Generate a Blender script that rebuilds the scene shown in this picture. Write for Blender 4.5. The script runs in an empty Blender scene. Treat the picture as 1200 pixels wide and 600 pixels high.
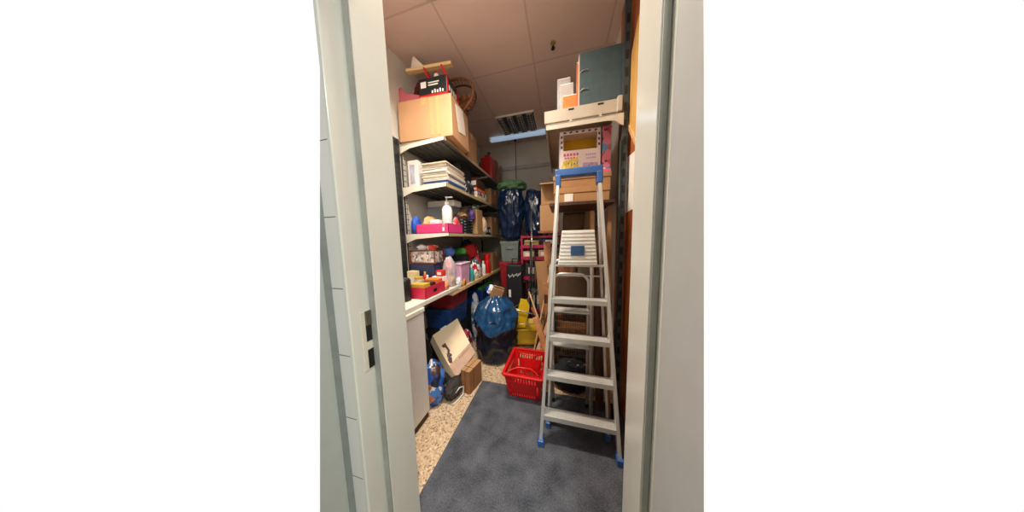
import bpy, bmesh, math, random
from mathutils import Vector, Matrix, Euler, noise
random.seed(7)
PI = math.pi
C = bpy.context.scene.collection
# ------------------------------------------------------------------ camera model (read off the vanishing points)
FPX, YAW, PIT, ROLL, CAMH = 222.0, math.radians(14.6), math.radians(5.2), math.radians(1.25), 1.30
_f = Vector((-math.sin(YAW)*math.cos(PIT), math.cos(YAW)*math.cos(PIT), -math.sin(PIT)))
_r = Vector((math.cos(YAW), math.sin(YAW), 0)); _d = _f.cross(_r)
CR = math.cos(ROLL)*_r + math.sin(ROLL)*_d
CD = -math.sin(ROLL)*_r + math.cos(ROLL)*_d
def ray(px, py): return CR*((px-600)/FPX) + CD*((py-300)/FPX) + _f
O = Vector((0, 0, CAMH))
def aY(px, py, Y): v = ray(px, py); return O + v*(Y/v.y)
def aX(px, py, X): v = ray(px, py); return O + v*(X/v.x)
def aZ(px, py, Z): v = ray(px, py); return O + v*((Z-CAMH)/v.z)
def edgeX(px, X, z):
    a, b = aX(px, 0, X), aX(px, 600, X); return a.lerp(b, (z-a.z)/(b.z-a.z))
# ------------------------------------------------------------------ materials
def lin(c):
    return tuple((v/255/12.92 if v/255 <= .04045 else ((v/255+.055)/1.055)**2.4) for v in c)
_m = {}
def mat(name, rgb=(150, 140, 130), rough=.55, metal=0., var=.12, scale=14., bump=0., spec=.5, alpha=1., trans=0., emit=0.):
    if name in _m: return _m[name]
    m = bpy.data.materials.new(name); m.use_nodes = True; nt = m.node_tree; N = nt.nodes; L = nt.links
    b = N['Principled BSDF']; c = lin(rgb)
    tc = N.new('ShaderNodeTexCoord'); nz = N.new('ShaderNodeTexNoise')
    nz.inputs['Scale'].default_value = scale; nz.inputs['Detail'].default_value = 4
    L.new(tc.outputs['Object'], nz.inputs['Vector'])
    rp = N.new('ShaderNodeValToRGB'); rp.color_ramp.elements[0].position = .3; rp.color_ramp.elements[1].position = .7
    rp.color_ramp.elements[0].color = (*[v*(1-var) for v in c], 1); rp.color_ramp.elements[1].color = (*[min(1, v*(1+var)) for v in c], 1)
    L.new(nz.outputs['Fac'], rp.inputs['Fac']); L.new(rp.outputs['Color'], b.inputs['Base Color'])
    b.inputs['Roughness'].default_value = rough; b.inputs['Metallic'].default_value = metal
    b.inputs['Specular IOR Level'].default_value = spec
    if alpha < 1: b.inputs['Alpha'].default_value = alpha
    if trans: b.inputs['Transmission Weight'].default_value = trans
    if emit:
        L.new(rp.outputs['Color'], b.inputs['Emission Color']); b.inputs['Emission Strength'].default_value = emit
    if bump:
        bp = N.new('ShaderNodeBump'); bp.inputs['Strength'].default_value = bump; bp.inputs['Distance'].default_value = .01
        L.new(nz.outputs['Fac'], bp.inputs['Height']); L.new(bp.outputs['Normal'], b.inputs['Normal'])
    _m[name] = m; return m
def printed(name, cols, scale=25., rough=.5, stretch=(1, 1, 1)):
    """patchy printed packaging / patterned fabric: voronoi cells in a handful of colours"""
    if name in _m: return _m[name]
    m = bpy.data.materials.new(name); m.use_nodes = True; nt = m.node_tree; N = nt.nodes; L = nt.links
    b = N['Principled BSDF']; tc = N.new('ShaderNodeTexCoord'); mp = N.new('ShaderNodeMapping')
    mp.inputs['Scale'].default_value = stretch
    vo = N.new('ShaderNodeTexVoronoi'); vo.inputs['Scale'].default_value = scale
    L.new(tc.outputs['Object'], mp.inputs['Vector']); L.new(mp.outputs['Vector'], vo.inputs['Vector'])
    sp = N.new('ShaderNodeSeparateColor'); L.new(vo.outputs['Color'], sp.inputs['Color'])
    rp = N.new('ShaderNodeValToRGB'); rp.color_ramp.interpolation = 'CONSTANT'
    e = rp.color_ramp.elements
    for i, c in enumerate(cols):
        el = e[i] if i < 2 else e.new(i/len(cols))
        el.position = i/len(cols); el.color = (*lin(c), 1)
    L.new(sp.outputs['Red'], rp.inputs['Fac']); L.new(rp.outputs['Color'], b.inputs['Base Color'])
    b.inputs['Roughness'].default_value = rough
    _m[name] = m; return m
def nodes(name):
    m = bpy.data.materials.new(name); m.use_nodes = True; _m[name] = m
    return m, m.node_tree.nodes, m.node_tree.links, m.node_tree.nodes['Principled BSDF']
def brickmat(name, c1, c2, mortar, bw, bh, ms, plane, off=(0, 0), rough=.4, offset=0., noise_amt=.06):
    m, N, L, b = nodes(name)
    tc = N.new('ShaderNodeTexCoord'); sx = N.new('ShaderNodeSeparateXYZ'); cb = N.new('ShaderNodeCombineXYZ')
    L.new(tc.outputs['Object'], sx.inputs[0])
    for i, ax in enumerate(plane):
        ad = N.new('ShaderNodeMath'); ad.operation = 'ADD'; ad.inputs[1].default_value = off[i]
        L.new(sx.outputs[ax], ad.inputs[0]); L.new(ad.outputs[0], cb.inputs[i])
    br = N.new('ShaderNodeTexBrick'); br.offset = offset; br.squash = 1
    br.inputs['Scale'].default_value = 1; br.inputs['Brick Width'].default_value = bw; br.inputs['Row Height'].default_value = bh
    br.inputs['Mortar Size'].default_value = ms; br.inputs['Mortar Smooth'].default_value = .2; br.inputs['Bias'].default_value = 0
    br.inputs['Color1'].default_value = (*lin(c1), 1); br.inputs['Color2'].default_value = (*lin(c2), 1); br.inputs['Mortar'].default_value = (*lin(mortar), 1)
    L.new(cb.outputs[0], br.inputs['Vector'])
    nz = N.new('ShaderNodeTexNoise'); nz.inputs['Scale'].default_value = 3; nz.inputs['Detail'].default_value = 5; L.new(tc.outputs['Object'], nz.inputs['Vector'])
    mx = N.new('ShaderNodeMix'); mx.data_type = 'RGBA'; mx.blend_type = 'MULTIPLY'; mx.inputs['Factor'].default_value = noise_amt*4
    L.new(br.outputs['Color'], mx.inputs[6]); L.new(nz.outputs['Color'], mx.inputs[7])
    hs = N.new('ShaderNodeHueSaturation'); hs.inputs['Saturation'].default_value = 0; L.new(nz.outputs['Color'], hs.inputs['Color']); L.new(hs.outputs[0], mx.inputs[7])
    L.new(mx.outputs[2], b.inputs['Base Color']); b.inputs['Roughness'].default_value = rough
    bp = N.new('ShaderNodeBump'); bp.inputs['Strength'].default_value = .4; bp.inputs['Distance'].default_value = .002; bp.invert = True
    L.new(br.outputs['Fac'], bp.inputs['Height']); L.new(bp.outputs['Normal'], b.inputs['Normal'])
    return m
def terrazzo():
    m, N, L, b = nodes('terrazzo')
    tc = N.new('ShaderNodeTexCoord'); v = N.new('ShaderNodeTexVoronoi'); v.inputs['Scale'].default_value = 105
    L.new(tc.outputs['Object'], v.inputs['Vector'])
    sp = N.new('ShaderNodeSeparateColor'); L.new(v.outputs['Color'], sp.inputs['Color'])
    rp = N.new('ShaderNodeValToRGB'); rp.color_ramp.interpolation = 'CONSTANT'; e = rp.color_ramp.elements
    cols = [(202, 178, 144), (186, 158, 122), (212, 192, 162), (154, 118, 90), (196, 170, 136), (130, 106, 90), (220, 204, 178)]
    pos = [0, .3, .5, .68, .76, .9, .95]
    for i, c in enumerate(cols):
        el = e[i] if i < 2 else e.new(pos[i]); el.position = pos[i]; el.color = (*lin(c), 1)
    L.new(sp.outputs['Green'], rp.inputs['Fac']); L.new(rp.outputs['Color'], b.inputs['Base Color']); b.inputs['Roughness'].default_value = .35
    return m
def carpet():
    m, N, L, b = nodes('needle_felt')
    tc = N.new('ShaderNodeTexCoord'); n1 = N.new('ShaderNodeTexNoise'); n1.inputs['Scale'].default_value = 140; n1.inputs['Detail'].default_value = 6
    n2 = N.new('ShaderNodeTexNoise'); n2.inputs['Scale'].default_value = 9; n2.inputs['Detail'].default_value = 6
    L.new(tc.outputs['Object'], n1.inputs['Vector']); L.new(tc.outputs['Object'], n2.inputs['Vector'])
    ad = N.new('ShaderNodeMath'); ad.operation = 'ADD'; L.new(n1.outputs['Fac'], ad.inputs[0]); L.new(n2.outputs['Fac'], ad.inputs[1])
    rp = N.new('ShaderNodeValToRGB'); e = rp.color_ramp.elements
    e[0].position = .36*2; e[0].color = (*lin((57, 60, 66)), 1); e[1].position = .64*2; e[1].color = (*lin((101, 104, 111)), 1)
    mu = N.new('ShaderNodeMath'); mu.operation = 'MULTIPLY'; mu.inputs[1].default_value = 1
    L.new(ad.outputs[0], mu.inputs[0])
    e[0].position = .35; e[1].position = .65; mu.inputs[1].default_value = .5
    L.new(mu.outputs[0], rp.inputs['Fac']); L.new(rp.outputs['Color'], b.inputs['Base Color']); b.inputs['Roughness'].default_value = .95
    b.inputs['Specular IOR Level'].default_value = .1
    bp = N.new('ShaderNodeBump'); bp.inputs['Strength'].default_value = .5; bp.inputs['Distance'].default_value = .004
    L.new(n1.outputs['Fac'], bp.inputs['Height']); L.new(bp.outputs['Normal'], b.inputs['Normal'])
    return m
def wood(name, c1, c2, scale=5., axis=(1, 1, 14), rough=.5):
    if name in _m: return _m[name]
    m, N, L, b = nodes(name)
    tc = N.new('ShaderNodeTexCoord'); mp = N.new('ShaderNodeMapping'); mp.inputs['Scale'].default_value = axis
    nz = N.new('ShaderNodeTexNoise'); nz.inputs['Scale'].default_value = scale; nz.inputs['Detail'].default_value = 8
    L.new(tc.outputs['Object'], mp.inputs['Vector']); L.new(mp.outputs['Vector'], nz.inputs['Vector'])
    rp = N.new('ShaderNodeValToRGB'); e = rp.color_ramp.elements; e[0].position = .35; e[1].position = .65
    e[0].color = (*lin(c1), 1); e[1].color = (*lin(c2), 1)
    L.new(nz.outputs['Fac'], rp.inputs['Fac']); L.new(rp.outputs['Color'], b.inputs['Base Color']); b.inputs['Roughness'].default_value = rough
    return m
# ------------------------------------------------------------------ mesh kit
class B:
    def __init__(s): s.bm = bmesh.new()
    def box(s, x0, x1, y0, y1, z0, z1, rot=None, piv=None, tap=(1, 1)):
        c = Vector(((x0+x1)/2, (y0+y1)/2, (z0+z1)/2)); hx, hy = abs(x1-x0)/2, abs(y1-y0)/2
        vs = []
        for z, kx, ky in ((z0, tap[0], tap[1]), (z1, 1, 1)):
            for sx, sy in ((-1, -1), (1, -1), (1, 1), (-1, 1)):
                vs.append(Vector((c.x+sx*hx*kx, c.y+sy*hy*ky, z)))
        if rot:
            M = Euler(rot).to_matrix(); p = Vector(piv) if piv else c
            vs = [p+M@(v-p) for v in vs]
        V = [s.bm.verts.new(v) for v in vs]
        for f in ((3, 2, 1, 0), (4, 5, 6, 7), (0, 1, 5, 4), (1, 2, 6, 5), (2, 3, 7, 6), (3, 0, 4, 7)):
            s.bm.faces.new([V[i] for i in f])
        return s
    def beam(s, p, q, w, t, up=(0, 1, 0)):
        p, q = Vector(p), Vector(q); d = (q-p).normalized(); u = Vector(up); a = d.cross(u)
        if a.length < 1e-4: a = d.cross(Vector((1, 0, 0)))
        a.normalize(); b = a.cross(d).normalized()
        V = []
        for e in (p, q):
            for i, j in ((-1, -1), (1, -1), (1, 1), (-1, 1)): V.append(s.bm.verts.new(e+a*(i*w/2)+b*(j*t/2)))
        for f in ((3, 2, 1, 0), (4, 5, 6, 7), (0, 1, 5, 4), (1, 2, 6, 5), (2, 3, 7, 6), (3, 0, 4, 7)):
            s.bm.faces.new([V[i] for i in f])
        return s
    def tube(s, pts, r, n=8, closed=False, radii=None):
        pts = [Vector(p) for p in pts]; k = len(pts); rings = []; prev = None
        for i, p in enumerate(pts):
            if closed: t = pts[(i+1) % k]-pts[i-1]
            else: t = pts[min(i+1, k-1)]-pts[max(i-1, 0)]
            t.normalize()
            if prev is None:
                a = t.cross(Vector((0, 0, 1)))
                if a.length < .05: a = t.cross(Vector((1, 0, 0)))
            else:
                a = prev-t*prev.dot(t)
            a.normalize(); prev = a; b = t.cross(a); rr = radii[i] if radii else r
            rings.append([s.bm.verts.new(p+a*math.cos(2*PI*j/n)*rr+b*math.sin(2*PI*j/n)*rr) for j in range(n)])
        m = k if closed else k-1
        for i in range(m):
            A, Bq = rings[i], rings[(i+1) % k]
            for j in range(n): s.bm.faces.new((A[j], A[(j+1) % n], Bq[(j+1) % n], Bq[j]))
        if not closed:
            s.bm.faces.new(rings[0][::-1]); s.bm.faces.new(rings[-1])
        return s
    def lathe(s, prof, n=24, c=(0, 0, 0), sq=(1, 1), fn=None):
        rings = []
        for i, (r, z) in enumerate(prof):
            ring = []
            for j in range(n):
                a = 2*PI*j/n; rr = r
                p = Vector((math.cos(a)*rr*sq[0], math.sin(a)*rr*sq[1], z))
                if fn: p = fn(p, a, i/(len(prof)-1))
                ring.append(s.bm.verts.new(p+Vector(c)))
            rings.append(ring)
        for A, Bq in zip(rings, rings[1:]):
            for j in range(n): s.bm.faces.new((A[j], A[(j+1) % n], Bq[(j+1) % n], Bq[j]))
        s.bm.faces.new(rings[0][::-1]); s.bm.faces.new(rings[-1])
        return s
    def prism(s, pts, ext):
        e = Vector(ext); a = [s.bm.verts.new(Vector(p)) for p in pts]; b = [s.bm.verts.new(Vector(p)+e) for p in pts]
        n = len(pts); s.bm.faces.new(a[::-1]); s.bm.faces.new(b)
        for i in range(n): s.bm.faces.new((a[i], a[(i+1) % n], b[(i+1) % n], b[i]))
        return s
    def loft(s, A, Bp):
        a = [s.bm.verts.new(Vector(p)) for p in A]; b = [s.bm.verts.new(Vector(p)) for p in Bp]; n = len(A)
        s.bm.faces.new(a[::-1]); s.bm.faces.new(b)
        for i in range(n): s.bm.faces.new((a[i], a[(i+1) % n], b[(i+1) % n], b[i]))
        return s
    def surf(s, nu, nv, fn, hole=None):
        V = [[s.bm.verts.new(Vector(fn(i/nu, j/nv))) for j in range(nv+1)] for i in range(nu+1)]
        for i in range(nu):
            for j in range(nv):
                if hole and hole(i, j): continue
                s.bm.faces.new((V[i][j], V[i+1][j], V[i+1][j+1], V[i][j+1]))
        return s
    def blob(s, rx, ry, h, amp=.12, freq=3., seed=0, c=(0, 0, 0), sub=4, pw=.8, ridge=True, lean=(0, 0), flat=.12):
        r = bmesh.ops.create_icosphere(s.bm, subdivisions=sub, radius=1)
        off = Vector((seed*3.7, seed*1.3, seed*7.1))
        for v in r['verts']:
            n = v.co.normalized()
            q = n*freq+off; k = noise.fractal(q, 1, 2, 3)
            if ridge: k = .5-abs(noise.noise(q))*1.6 + .35*noise.noise(q*2.7)
            g = 1+amp*k
            x, y, z = n.x*g, n.y*g, n.z*g
            z = max(-1+flat, z); z = (z+1-flat)/(2-flat)
            v.co = Vector((c[0]+x*rx+lean[0]*z, c[1]+y*ry+lean[1]*z, c[2]+z*h))
        return s
    def done(s, name, m, parent=None, smooth=False, bevel=0., solid=0., loc=None, sub=0, rot=None):
        bmesh.ops.recalc_face_normals(s.bm, faces=s.bm.faces[:])
        me = bpy.data.meshes.new(name); s.bm.to_mesh(me); s.bm.free()
        o = bpy.data.objects.new(name, me); C.objects.link(o); me.materials.append(m)
        if smooth:
            for p in me.polygons: p.use_smooth = True
        if parent: o.parent = parent
        if loc is not None: o.location = loc
        if rot is not None: o.rotation_euler = rot
        if solid:
            md = o.modifiers.new('solid', 'SOLIDIFY'); md.thickness = solid; md.offset = 0
        if bevel:
            md = o.modifiers.new('bevel', 'BEVEL'); md.width = bevel; md.segments = 2; md.limit_method = 'ANGLE'
        if sub:
            md = o.modifiers.new('sub', 'SUBSURF'); md.levels = sub; md.render_levels = sub
        return o
def T(name, label, cat, loc=(0, 0, 0), rz=0., group=None, rot=None):
    o = bpy.data.objects.new(name, None); C.objects.link(o); o.empty_display_size = .05
    o.location = loc; o.rotation_euler = rot if rot else (0, 0, rz)
    o['label'] = label; o['category'] = cat
    if group: o['group'] = group
    return o
def tag(o, label, cat, group=None, kind=None):
    o['label'] = label; o['category'] = cat
    if group: o['group'] = group
    if kind: o['kind'] = kind
    return o
def struct(b, name, m, **k):
    o = b.done(name, m, **k); o['kind'] = 'structure'; return o
def part(o, label): o['label'] = label; return o
# ------------------------------------------------------------------ palette
kraft = mat('kraft_board', (186, 142, 98), .8, var=.08, scale=6)
kraft2 = mat('tan_board', (170, 130, 88), .8, var=.1, scale=7)
kraft_d = mat('brown_board', (138, 100, 66), .8, var=.1, scale=7)
tape_m = mat('packing_tape', (196, 160, 112), .3, var=.05)
white_enamel = mat('white_enamel', (226, 222, 208), .4, var=.04)
cream = mat('cream_enamel', (222, 216, 196), .3, var=.03)
zarge = mat('frame_paint', (218, 217, 206), .2, var=.03, scale=4)
dark_metal = mat('charcoal_metal', (48, 50, 52), .5, .3)
steel = mat('steel', (170, 172, 172), .3, .9)
alu = mat('aluminium', (208, 206, 200), .36, .4, var=.05)
black = mat('black_plastic', (22, 22, 24), .45)
blackcloth = mat('black_cloth', (26, 26, 30), .9, bump=.3)
white_pl = mat('white_plastic', (236, 234, 228), .4, var=.03)
paper = mat('paper', (232, 224, 212), .8, var=.04)
paper2 = mat('aged_paper', (216, 202, 180), .8, var=.05)
red = mat('red_plastic', (205, 22, 24), .35, var=.06)
redc = mat('red_cloth', (186, 24, 26), .8)
pink = mat('pink_card', (226, 62, 128), .5, var=.04)
pink2 = mat('dusty_pink', (214, 112, 128), .6, var=.05)
blue_pl = mat('blue_plastic', (52, 96, 160), .4)
navy = mat('navy_board', (60, 78, 84), .6, var=.15, scale=20)
yellow = mat('yellow_plastic', (226, 186, 24), .4, var=.06)
orange = mat('orange_card', (228, 120, 52), .6)
green = mat('green_plastic', (60, 140, 60), .5)
clear = mat('clear_film', (225, 228, 232), .15, alpha=.42, var=.1, scale=30, bump=.5)
glass = mat('jar_glass', (225, 225, 220), .08, alpha=.4)
pine = wood('pine', (206, 168, 112), (226, 196, 146), axis=(14, 1, 14))
pinez = wood('pine_upright', (192, 148, 100), (216, 178, 130), axis=(14, 14, 1))
brownwood = wood('brown_wood', (112, 70, 40), (144, 96, 60), axis=(14, 14, 1))
darkwood = wood('dark_wood', (66, 42, 28), (92, 60, 40), axis=(14, 14, 1))
orangewood = wood('orange_panel', (150, 74, 28), (172, 92, 40), axis=(9, 9, 1))
tanwood = wood('tan_panel', (196, 148, 76), (212, 166, 92), axis=(9, 9, 1))
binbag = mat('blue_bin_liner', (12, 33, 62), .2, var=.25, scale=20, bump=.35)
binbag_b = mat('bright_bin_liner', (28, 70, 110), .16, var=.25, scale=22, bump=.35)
grey_lid = mat('grey_card', (120, 124, 122), .7)
purple = mat('purple_film', (86, 62, 120), .4, bump=.4)
brown_pl = mat('brown_plastic', (62, 34, 22), .35)
gold = mat('gold_card', (206, 168, 60), .5)
teal = mat('teal_plastic', (58, 150, 150), .35)
# ------------------------------------------------------------------ THE SETTING
XL, XR, YF, YB, ZC = -1.42, .45, .61, 3.35, 2.94      # room limits
JL, JR, Y0, YR = -.61, .195, .43, .49                  # door opening, corridor face of the wall, rebate step
def edge(px, Y, z):                                   # where the photographed strip of wall ends, at height z
    a, b = aY(px, 0, Y), aY(px, 600, Y); t = (z-a.z)/(b.z-a.z); return a.lerp(b, t)
tilem = brickmat('wall_tiles', (228, 226, 222), (224, 222, 218), (120, 120, 116), .62, .2235, .0018, ('X', 'Z'), off=(1.0, .1865), rough=.18, noise_amt=.02)
plaster = mat('plaster', (205, 200, 190), .85, var=.05, scale=5)
backm = mat('back_plaster', (186, 178, 166), .85, var=.08, scale=3)
ceil = brickmat('ceiling_panels', (220, 194, 182), (216, 190, 178), (198, 172, 160), .62, .66, .008, ('X', 'Y'), off=(10*.62+.25, 6.6-.62), rough=.9, noise_amt=.05)
def scaled(p, Y): p = Vector(p); return O+(p-O)*(Y/p.y)
def wallseg(b, side, x_in, zc):
    px = 375 if side < 0 else 825
    e0, e1 = edge(px, Y0, 0), edge(px, Y0, zc); s1 = scaled(e1, YF); s0 = edge(px, YF, 0)
    b.loft([e0, (x_in, Y0, 0), (x_in, Y0, 3.0), (e1.x, Y0, 3.0), e1], [s0, (x_in, YF, 0), (x_in, YF, 3.0), (s1.x, YF, 3.0), s1])
    return s0, s1
b = B(); l0, l1 = wallseg(b, -1, JL-.03, 1.9); struct(b, 'wall_front', tilem)
b = B(); r0, r1 = wallseg(b, 1, JR+.03, 1.82); struct(b, 'wall_front_side', plaster)
b = B(); b.box(JL-.03, JR+.03, Y0, YF, 2.25, 3.0); struct(b, 'wall_front_header', plaster)
def xsc(p, X): p = Vector(p); return O+(p-O)*(X/p.x)
def corner(b, e, X, s):                                # closes the room between the front wall and a side wall
    px = 375 if s < 0 else 825
    w = [edgeX(px, X, 0), edgeX(px, X, xsc(e[1], X).z)]
    off = Vector((-s*.02, .05, 0))
    for A in ([e[0], e[1], w[1], w[0]], [e[1], Vector((e[1].x, e[1].y, 3.05)), Vector((w[1].x, w[1].y, 3.05)), w[1]]):
        b.loft(A, [p+off for p in A])
    return w
b = B(); wl = corner(b, [edge(375, YF, 0), l1], XL, -1); struct(b, 'wall_left_corner', plaster)
b = B(); wr = corner(b, [edge(825, YF, 0), r1], XR, 1); struct(b, 'wall_right_corner', plaster)
for nm, X, w_, s in (('wall_left', XL, wl, -1), ('wall_right', XR, wr, 1)):
    A = [Vector((X, w_[0].y, 0)), Vector((X, YB, 0)), Vector((X, YB, 3.0)), Vector((X, w_[1].y, 3.0)), w_[1]]
    b = B(); b.loft(A, [p+Vector((s*.05, 0 if p.y == YB else .12, 0)) for p in A]); struct(b, nm, plaster)
b = B(); b.box(XL-.06, XR+.06, YB, YB+.08, 0, 3.0); struct(b, 'wall_back', backm)
fl = [Vector((edge(375, YF, 0).x, YF, 0)), Vector((XL, wl[0].y, 0)), Vector((XL, YB, 0)), Vector((XR, YB, 0)), Vector((XR, wr[0].y, 0)), Vector((edge(825, YF, 0).x, YF, 0))]
b = B(); b.loft(fl, [p-Vector((0, 0, .05)) for p in fl]); struct(b, 'floor', terrazzo())
b = B(); b.box(-.6, .19, 0, YF, -.05, -.001).box(-2.0, 2.0, -1.9, .0, -.05, -.001); struct(b, 'floor_corridor', mat('corridor_floor', (96, 88, 78), .6))  # unseen corridor floor, made large and dark to dim the lower jambs
b = B(); b.box(-2.0, 2.0, -1.96, -1.9, 0, 2.5); struct(b, 'wall_corridor_added', mat('corridor_wall', (190, 186, 176), .7))  # unseen wall, added to cut world light going into the room
cl_ = [Vector((l1.x, YF, ZC)), Vector((XL, wl[1].y, ZC)), Vector((XL, YB, ZC)), Vector((XR, YB, ZC)), Vector((XR, wr[1].y, ZC)), Vector((r1.x, YF, ZC))]
b = B(); b.loft(cl_, [p+Vector((0, 0, .05)) for p in cl_]); struct(b, 'ceiling', ceil)
b = B(); b.box(XL, XR, YB-.015, YB, 2.50, 2.56); struct(b, 'trim_1', mat('dado_paint', (160, 154, 146), .7), bevel=.004)
# steel door frame (both jambs): nose, rebate, reveal, lining lip on the room side
b = B()
s, j = -1, JL; o = -.028
pts = [(j+o*.93, Y0-.004), (j+o*.93, YR), (j, YR), (j, YF+.002), (j+.035*s, YF+.002), (j+.035*s, YF), (j+.031*s, YF), (j+.031*s, Y0), (j+.04*s, Y0), (j+.04*s, Y0-.008), (j+o, Y0-.008)]
b.prism([(x, y, 0) for x, y in pts], (0, 0, 2.25))
j = JR
b.prism([(j, YR, 0), (j+.0185, YR, 0), (j+.0185, .469, 0), (j+.0295, .469, 0), (j+.0295, YF, 0), (j+.035, YF, 0), (j+.035, YF+.002, 0), (j, YF+.002, 0)], (0, 0, 2.25))
fr = struct(b, 'door_1', zarge, bevel=.002)
# strike plate in the rebate of the left jamb
def seal(b, s, j):
    b.box(j+s*.003, j+s*(.022 if s < 0 else .0165), YR-.005, YR, 0, 2.25)
b = B(); seal(b, -1, JL); seal(b, 1, JR); b.done('rubber_seal', mat('seal_rubber', (158, 158, 150), .6), fr)
xs = JL-.0255
b = B(); b.box(xs, xs+.003, .452, .488, .865, 1.07); sp_ = b.done('strike_plate', cream, fr, bevel=.001)
b = B(); b.box(xs+.0025, xs+.0045, .466, .489, .965, 1.025).box(xs+.0025, xs+.0045, .466, .489, .87, .935); part(b.done('latch_hole', black, sp_), 'black latch opening')
b = B(); b.box(xs+.001, xs+.008, .466, .489, 1.02, 1.07); b.done('striker_lip', mat('worn_brass', (120, 116, 100), .35, .7), sp_, bevel=.002)
# open door leaf on the right, with its edge strip
xl = .2125
b = B()
def leafside(X): A = [edgeX(825, X, z) for z in (.01, 1.9)]; return [A[0], A[1], (X, .467, 1.9), (X, .467, .01)]
b.loft(leafside(xl), leafside(xl+.0105))
lf = struct(b, 'door_2', mat('leaf_paint', (184, 185, 182), .4, var=.03), bevel=.0015)
# grey partition panel in front of the tiles on the left
xp = -.712
YP = .413
pm = mat('partition_laminate', (176, 180, 172), .35, var=.03)
def edgeY(px, X, Y):
    a, b_ = edgeX(px, X, 0), edgeX(px, X, 2); return a.lerp(b_, (Y-a.y)/(b_.y-a.y))
def tri(X): return [(X, YP, 0), edgeY(375, X, YP), edgeX(375, X, 0)]
b = B(); b.loft(tri(xp), tri(xp-.002)); struct(b, 'trim_2', pm)
def strip(X): return [(X, YP-.001, 0), edgeY(375, X, YP-.001), edgeY(375, X, Y0), (X, Y0, 0)]
b = B(); b.loft(strip(xp+.003), strip(xp)); struct(b, 'trim_3', mat('partition_channel', (132, 138, 132), .4))
# felt mat
b = B(); b.box(-.70, .43, YF+.01, 1.51, .0, .007); tag(b.done('floor_mat', carpet(), bevel=.003), 'dark grey felt mat covering the floor inside the doorway', 'mat')
# ------------------------------------------------------------------ lamps
def louvre(name, label, x0, x1, y0, y1, on):
    t = T(name, label, 'ceiling light', ((x0+x1)/2, (y0+y1)/2, ZC))
    w, d = (x1-x0)/2, (y1-y0)/2
    b = B()
    for a in ((-w, -w+.012, -d, d), (w-.012, w, -d, d), (-w, w, -d, -d+.012), (-w, w, d-.012, d)): b.box(*a, -.02, 0)
    b.done('frame', white_enamel, t)
    b = B(); b.box(-w+.012, w-.012, -d+.012, d-.012, -.003, -.001); b.done('backing', mat('lamp_tray', (40, 34, 30), .5), t)
    mir = mat('mirror_louvre', (206, 200, 190), .18, .9)
    for k in range(4):
        cx = -w + (k+.5)*2*w/4
        b = B()
        for s in (-1, 1): b.box(cx+s*.036-.004, cx+s*.036+.004, -d+.014, d-.014, -.034, -.006)
        for q in range(9):
            yy = -d+.03+q*(2*d-.06)/8
            b.box(cx-.034, cx+.034, yy-.006, yy+.006, -.034, -.010)
        b.done('louvre', mir, t)
        b = B(); b.tube([(cx, -d+.02, -.016), (cx, d-.02, -.016)], .006 if not on else .013, 10)
        b.done('tube', mat('lit_tube', (255, 236, 206), .5, emit=9.) if on else mat('unlit_tube', (196, 170, 140), .4), t, smooth=True)
    return t
louvre('ceiling_light', 'square mirror-louvre ceiling light recessed at the far end of the ceiling', -.87, -.34, 2.58, 3.03, False)
louvre('ceiling_light', 'lit louvre ceiling light just inside the doorway, above the frame', -.87, -.25, .66, 1.26, True)
LBY = 3.065
pa, pb = aY(574, 164, LBY), aY(641, 154.5, LBY); zb = (pa.z+pb.z)/2
t = T('light_batten', 'pale blue batten light hanging under the ceiling beyond the louvre light', 'ceiling light', ((pa.x+pb.x)/2, LBY, ZC))
hw = (pb.x-pa.x)/2
b = B(); b.box(-hw, hw, -.01, .03, zb+.0-ZC, 0); b.done('housing', white_enamel, t, bevel=.004)
b = B(); b.box(-hw+.02, hw-.02, -.035, .025, zb-.035-ZC, min(zb+.03-ZC, 0)); b.done('diffuser', mat('cool_diffuser', (166, 190, 216), .4, emit=.55, var=.03), t, bevel=.015)
for s_ in (-1, 1):
    b = B(); b.box(s_*(hw-.012)-.010, s_*(hw-.012)+.010, -.037, .028, zb-.037-ZC, min(zb+.034-ZC, 0)); b.done('end_cap', white_enamel, t, bevel=.003)
b = B(); p = aY(604, 166, 3.2); b.tube([(p.x, 3.2, 2.94), (p.x, 3.2, 1.2)], .006, 8); b.box(p.x-.02, p.x+.02, 3.18, 3.22, 2.90, 2.935)
tag(b.done('hanging_cable', black), 'thin black cable hanging from the ceiling before the back wall', 'cable')
t = T('sprinkler_head', 'small dark sprinkler head on the ceiling', 'sprinkler', aZ(648, 50, ZC-.001))
b = B(); b.lathe([(.02, 0), (.02, -.006), (.009, -.01), (.009, -.025)], 16); b.done('base', mat('sprinkler_brass', (150, 140, 90), .4, .6), t)
b = B(); b.lathe([(.006, -.025), (.006, -.04), (.016, -.042), (.016, -.048)], 16); b.done('deflector', black, t)
def area(name, loc, sx, sy, e, col, rot=(0, 0, 0)):
    l = bpy.data.lights.new(name, 'AREA'); l.shape = 'RECTANGLE'; l.size = sx; l.size_y = sy; l.energy = e; l.color = col
    o = bpy.data.objects.new(name, l); C.objects.link(o); o.location = loc; o.rotation_euler = rot; return o
main_l = area('ceiling_lamp_light', (-.56, .94, ZC-.05), .5, .12, 36, (1, .87, .76)); main_l.data.spread = math.radians(140)
area('batten_light', ((pa.x+pb.x)/2, LBY-.04, zb-.05), .8, .03, .8, (.62, .8, 1.), (math.radians(-20), 0, 0))
w = bpy.data.worlds.new('World'); bpy.context.scene.world = w; w.use_nodes = True
w.node_tree.nodes['Background'].inputs['Color'].default_value = (1, 1, 1, 1); w.node_tree.nodes['Background'].inputs['Strength'].default_value = 1.0
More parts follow.
